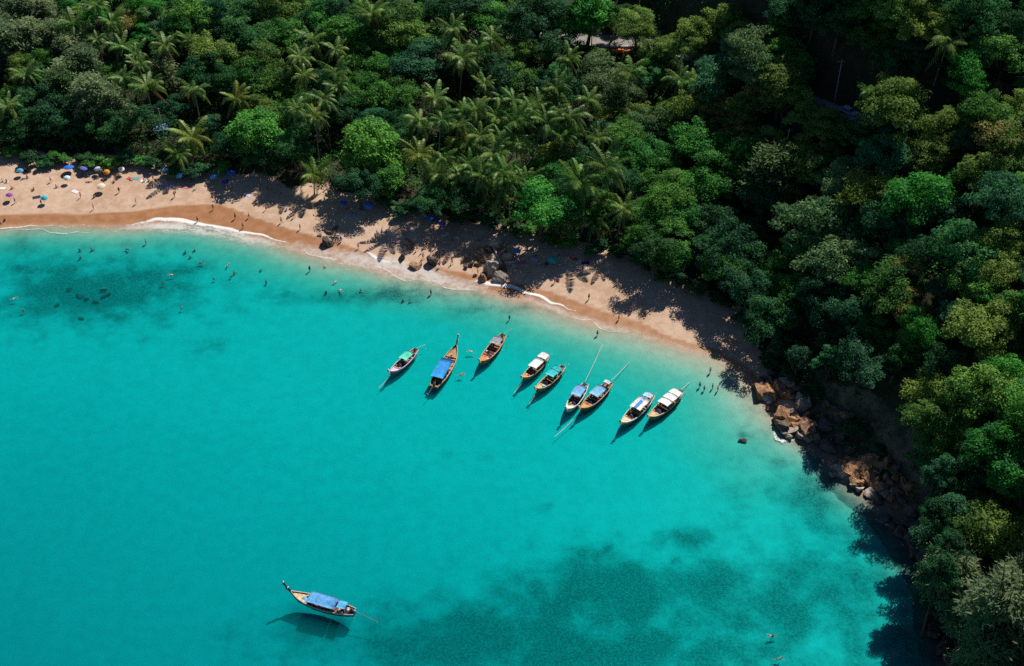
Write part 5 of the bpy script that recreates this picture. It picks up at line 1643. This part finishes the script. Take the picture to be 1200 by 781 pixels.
for x, y, c, r, lab, wd in ((118, 217, (.74, .62, .44), 1.6, 'beige parasol on open sand beside a standing person', ''), (51, 231, (.03, .42, .50), 1.2, 'small teal parasol beside a dark bag on the sand', ''), (10, 228, (.30, .06, .36), 1.2, 'purple parasol near the end of the beach', ''),
                            (80, 196, BLUE, 1.9, 'wide bright blue parasol at the forest edge', ''), (97, 197, (.16, .14, .50), 1.5, None, 'violet blue'), (115, 197, (.55, .60, .74), 1.2, None, 'blue and white'), (125, 200, (.72, .26, .05), 1.2, 'orange parasol under the beach shrubs', ''),
                            (78, 207, (.66, .76, .82), 1.2, 'pale blue-white parasol on open sand', ''), (142, 197, (.78, .74, .70), 1.1, None, 'white'), (195, 199, LBLUE, 1.4, None, 'light blue'), (211, 205, LBLUE, 1.5, None, 'light blue'),
                            (252, 206, LBLUE, 1.4, None, 'light blue'), (270, 202, BLUE, 1.6, None, 'bright blue'), (264, 212, (.02, .04, .30), 1.4, None, 'navy blue'), (400, 237, BLUE, 1.4, None, 'bright blue'), (431, 239, (.10, .22, .62), 1.8, None, 'bright blue'),
                            (478, 241, (.62, .04, .08), 1.4, 'red parasol in the shade of the palms', ''), (494, 243, LBLUE, 1.1, None, 'light blue'), (503, 256, BLUE, 1.5, None, 'bright blue'), (517, 262, (.2, .12, .5), 1.4, None, 'violet blue'),
                            (646, 303, (.03, .46, .42), 1.7, 'teal parasol alone on sunlit sand right of the driftwood', ''), (606, 294, (.05, .2, .6), 1.3, None, 'bright blue'), (22, 199, (.06, .35, .5), 1.2, None, 'teal'), (818, 288, (.03, .2, .66), 1.0, None, 'bright blue'), (5, 179, (.7, .62, .5), 1.0, None, 'pale sand-coloured')):
    parasol(x, y, c, r * .70, 2.0, lab, wd)

def towel(px, py, col, label=None, word=None, sx=1.9, sy=1.0):
    w = hit(px, py, 0)
    a = rng.uniform(-.5, .5)
    g = random.Random(int(px * 3 + py))
    V = []
    for i in range(6):
        for j in range(4):
            x, y = (i / 5 - .5) * sx, (j / 3 - .5) * sy
            X, Y = w[0] + x * math.cos(a) - y * math.sin(a), w[1] + x * math.sin(a) + y * math.cos(a)
            V.append((X - w[0], Y - w[1], ground(X, Y) - w[2] + .05 + g.uniform(0, .04)))
    F = [(i * 4 + j, i * 4 + 4 + j, i * 4 + 5 + j, i * 4 + 1 + j) for i in range(5) for j in range(3)]
    nV = len(V)
    V += [(x, y, z - .03) for x, y, z in V]
    rim = [i * 4 for i in range(6)] + [20 + j for j in range(1, 4)] + [i * 4 + 3 for i in range(4, -1, -1)] + [2, 1]
    F += [(rim[(k + 1) % len(rim)], rim[k], nV + rim[k], nV + rim[(k + 1) % len(rim)]) for k in range(len(rim))]
    o = MB().add(V, F).build('beach_towel', paint(col, .9, .2, 4), None, loc=w)
    if label:
        tag(o, label, 'towel', 'towels on the sand')
    else:
        later(o, f'{word} beach towel', 'towel', px, py, 'towels on the sand')
for x, y, c, lab, wd in ((217, 220, (.66, .16, .22), 'pink towel spread near the dappled palm shade', ''), (200, 219, (.44, .34, .66), 'lilac towel left of the pink towel', ''), (187, 220, (.36, .32, .52), 'greyish lilac towel under a seated person', ''), (159, 210, (.10, .36, .40), 'teal towel beside a seated person', ''),
                         (153, 211, (.45, .08, .07), None, 'red'), (88, 225, (.74, .70, .74), 'white towel with bright edges on open sand', ''), (2, 222, (.76, .72, .68), None, 'white'), (6, 213, (.74, .70, .68), None, 'white'), (169, 213, (.74, .72, .68), None, 'white'), (105, 203, (.72, .68, .64), None, 'white'),
                         (43, 232, (.03, .03, .05), 'black towel beside the small teal parasol', ''), (612, 308, (.66, .10, .22), 'crimson towel right of the grey beach rocks', ''), (626, 305, (.46, .46, .66), 'pale lilac towel between driftwood and teal parasol', ''), (480, 246, (.70, .44, .26), None, 'peach'),
                         (470, 246, (.68, .42, .26), None, 'peach'), (522, 276, (.7, .68, .64), None, 'white'), (535, 280, (.68, .5, .34), None, 'peach'), (803, 331, (.62, .10, .05), 'red towel in dappled shade at the far end of the beach', ''), (686, 309, (.02, .03, .16), 'navy towel in tree shade', ''), (672, 304, (.5, .05, .12), None, 'red'),
                         (425, 250, (.70, .46, .30), None, 'peach'), (412, 252, (.2, .4, .6), None, 'pale blue'), (345, 238, (.66, .45, .3), None, 'peach'), (290, 230, (.55, .5, .7), None, 'lilac'), (510, 259, (.05, .2, .6), 'long blue towel beside the blue parasol in shade', ''), (30, 202, (.4, .05, .08), None, 'red')):
    towel(x, y, c, lab, wd)

# ------------------------------------------------------------------ hut, poles, car, barriers
w = hit(190, 158, 0)
hut = empty('beach_hut', w, .3)
MB().box((0, 0, 1.1), (2.8, 2.4, 2.4)).build('wall', paint((.07, .12, .26), .8, .3), hut)
rf = MB()
rf.add([(-1.9, -1.7, 2.2), (1.9, -1.7, 2.2), (1.9, 0, 3.1), (-1.9, 0, 3.1), (-1.9, 1.7, 2.2), (1.9, 1.7, 2.2), (-1.9, -1.7, 2.1), (1.9, -1.7, 2.1), (1.9, 0, 3.0), (-1.9, 0, 3.0), (-1.9, 1.7, 2.1), (1.9, 1.7, 2.1)],
       [(0, 1, 2, 3), (3, 2, 5, 4), (7, 6, 9, 8), (8, 9, 10, 11), (0, 6, 7, 1), (5, 11, 10, 4), (0, 3, 9, 6), (3, 4, 10, 9), (1, 7, 8, 2), (2, 8, 11, 5)])
rf.build('roof', paint((.22, .36, .52), .6, .25, 1), hut)
MB().box((.3, -1.215, .85), (.8, .05, 1.7)).build('door', paint((.10, .07, .05), .7), hut)
tag(hut, 'small hut with blue roof under the trees behind the beach', 'hut')

def pole(px, py_top, py_base, label, col=(.42, .40, .37), arm=True):
    w = hit(px, py_base, 0)
    dep = proj(w)[2]
    ang = math.atan2(CAM_H - w[2], math.hypot(w[0], w[1]))
    h = (py_base - py_top) * dep / FPX / math.cos(ang)
    root = empty('utility_pole', w, rng.uniform(-.3, .3))
    MB().tube([(0, 0, -.5), (0, 0, h)], [.16, .11], 8).build('shaft', paint(col, .8, .2), root)
    if arm:
        MB().box((0, 0, h - .5), (1.5, .10, .12)).build('crossarm', paint((.30, .25, .2), .8), root)
        for s in (-.6, 0, .6):
            MB().tube([(s, 0, h - .44), (s, 0, h - .24)], [.05, .035], 6).build('insulator', paint((.5, .48, .45), .4), root)
    tag(root, label, 'pole')
pole(193, 128, 164, 'thin pole rising beside the blue roofed hut', arm=False)
pole(918, 152, 196, 'left one of the twin roadside poles in the forest')
pole(955, 160, 208, 'right one of the twin roadside poles in the forest')
pole(977, 72, 124, 'tall pole standing in the dark road cutting', (.30, .29, .28))
pole(693, 38, 57, 'dark slim pole on the pale road beside the barriers', (.06, .055, .05), arm=False)
pole(748, -6, 24, 'pale pole at the top edge above the road', (.5, .48, .46))

# parked car
w = hit(992, 134, .6)
k = int(np.argmin(np.hypot(ROAD[:, 0] - w[0], ROAD[:, 1] - w[1])))
t = ROAD[k + 1] - ROAD[k - 1]
car = empty('parked_car', (ROAD[k][0], ROAD[k][1] - .6, ROAD[k][2] + .12), math.atan2(t[1], t[0]))
body_col = paint((.34, .42, .52), .3, .08, 2, .5)
prof = [(-2.1, .35), (-2.15, .85), (-1.9, .98), (-1.5, 1.45), (.35, 1.48), (1.05, 1.0), (2.0, .86), (2.15, .6), (2.1, .35)]
def loft(prof, hw, taper):
    V = []
    for s in (-1, 1):
        for x, z in prof:
            V.append((x, s * (hw - (taper if z > 1.1 else 0)), z))
    n = len(prof)
    return V, [tuple(range(n)), tuple(range(2 * n - 1, n - 1, -1))] + [(i, n + i, n + (i + 1) % n, (i + 1) % n) for i in range(n)]
MB().add(*loft(prof, .86, .12)).build('body', body_col, car)
glass = paint((.03, .04, .05), .1, .1, 2, .6)
for nm, pts in (('windscreen', [(.42, 1.47), (1.02, 1.05)]), ('rear_window', [(-1.53, 1.42), (-1.86, 1.03)])):
    (x0, z0), (x1, z1) = pts
    ox = .02 if x1 > x0 else -.02
    MB().add([(x0 + ox, -.66, z0), (x0 + ox, .66, z0), (x1 + ox, .76, z1), (x1 + ox, -.76, z1)], [(0, 1, 2, 3)]).build(nm, glass, car)
for s in (-1, 1):
    MB().add([(-1.4, s * .80, 1.36), (.3, s * .80, 1.38), (.8, s * .868, 1.04), (-1.7, s * .868, 1.04)], [(0, 1, 2, 3)]).build('side_window', glass, car)
    MB().box((2.10, s * .6, .72), (.1, .35, .14)).build('headlight', paint((.7, .7, .68), .2, .1), car)
    for x in (-1.3, 1.35):
        wl_ = MB().tube([(x, s * .70, .33), (x, s * .90, .33)], .33, 14).build('wheel', paint((.02, .02, .02), .8), car)
        MB().tube([(x, s * .89, .33), (x, s * .915, .33)], .19, 10).build('rim', paint((.45, .45, .46), .3, .1, 2, .5), wl_)
tag(car, 'pale blue car on the shaded road among the trees', 'car')

# orange barriers on the road
for i, x in enumerate((711, 719, 727, 735)):
    w = hit(x, 61 + .2 * i, .4)
    b = empty('road_barrier', w, rng.uniform(-.3, .3))
    V, F = loft([(-.9, 0), (-.9, .25), (-.82, .45), (-.82, .95), (.82, .95), (.82, .45), (.9, .25), (.9, 0)], .28, 0)
    MB().add(V, F).build('shell', paint((.85, .19, .04), .5, .15), b)
    MB().box((0, 0, .72), (1.3, .585, .16)).build('reflector', paint((.75, .72, .68), .5), b)
    tag(b, ('first', 'second', 'third', 'last')[i] + ' orange road barrier from the left beside the pale road', 'barrier', 'orange barriers by the road')

write_labels()
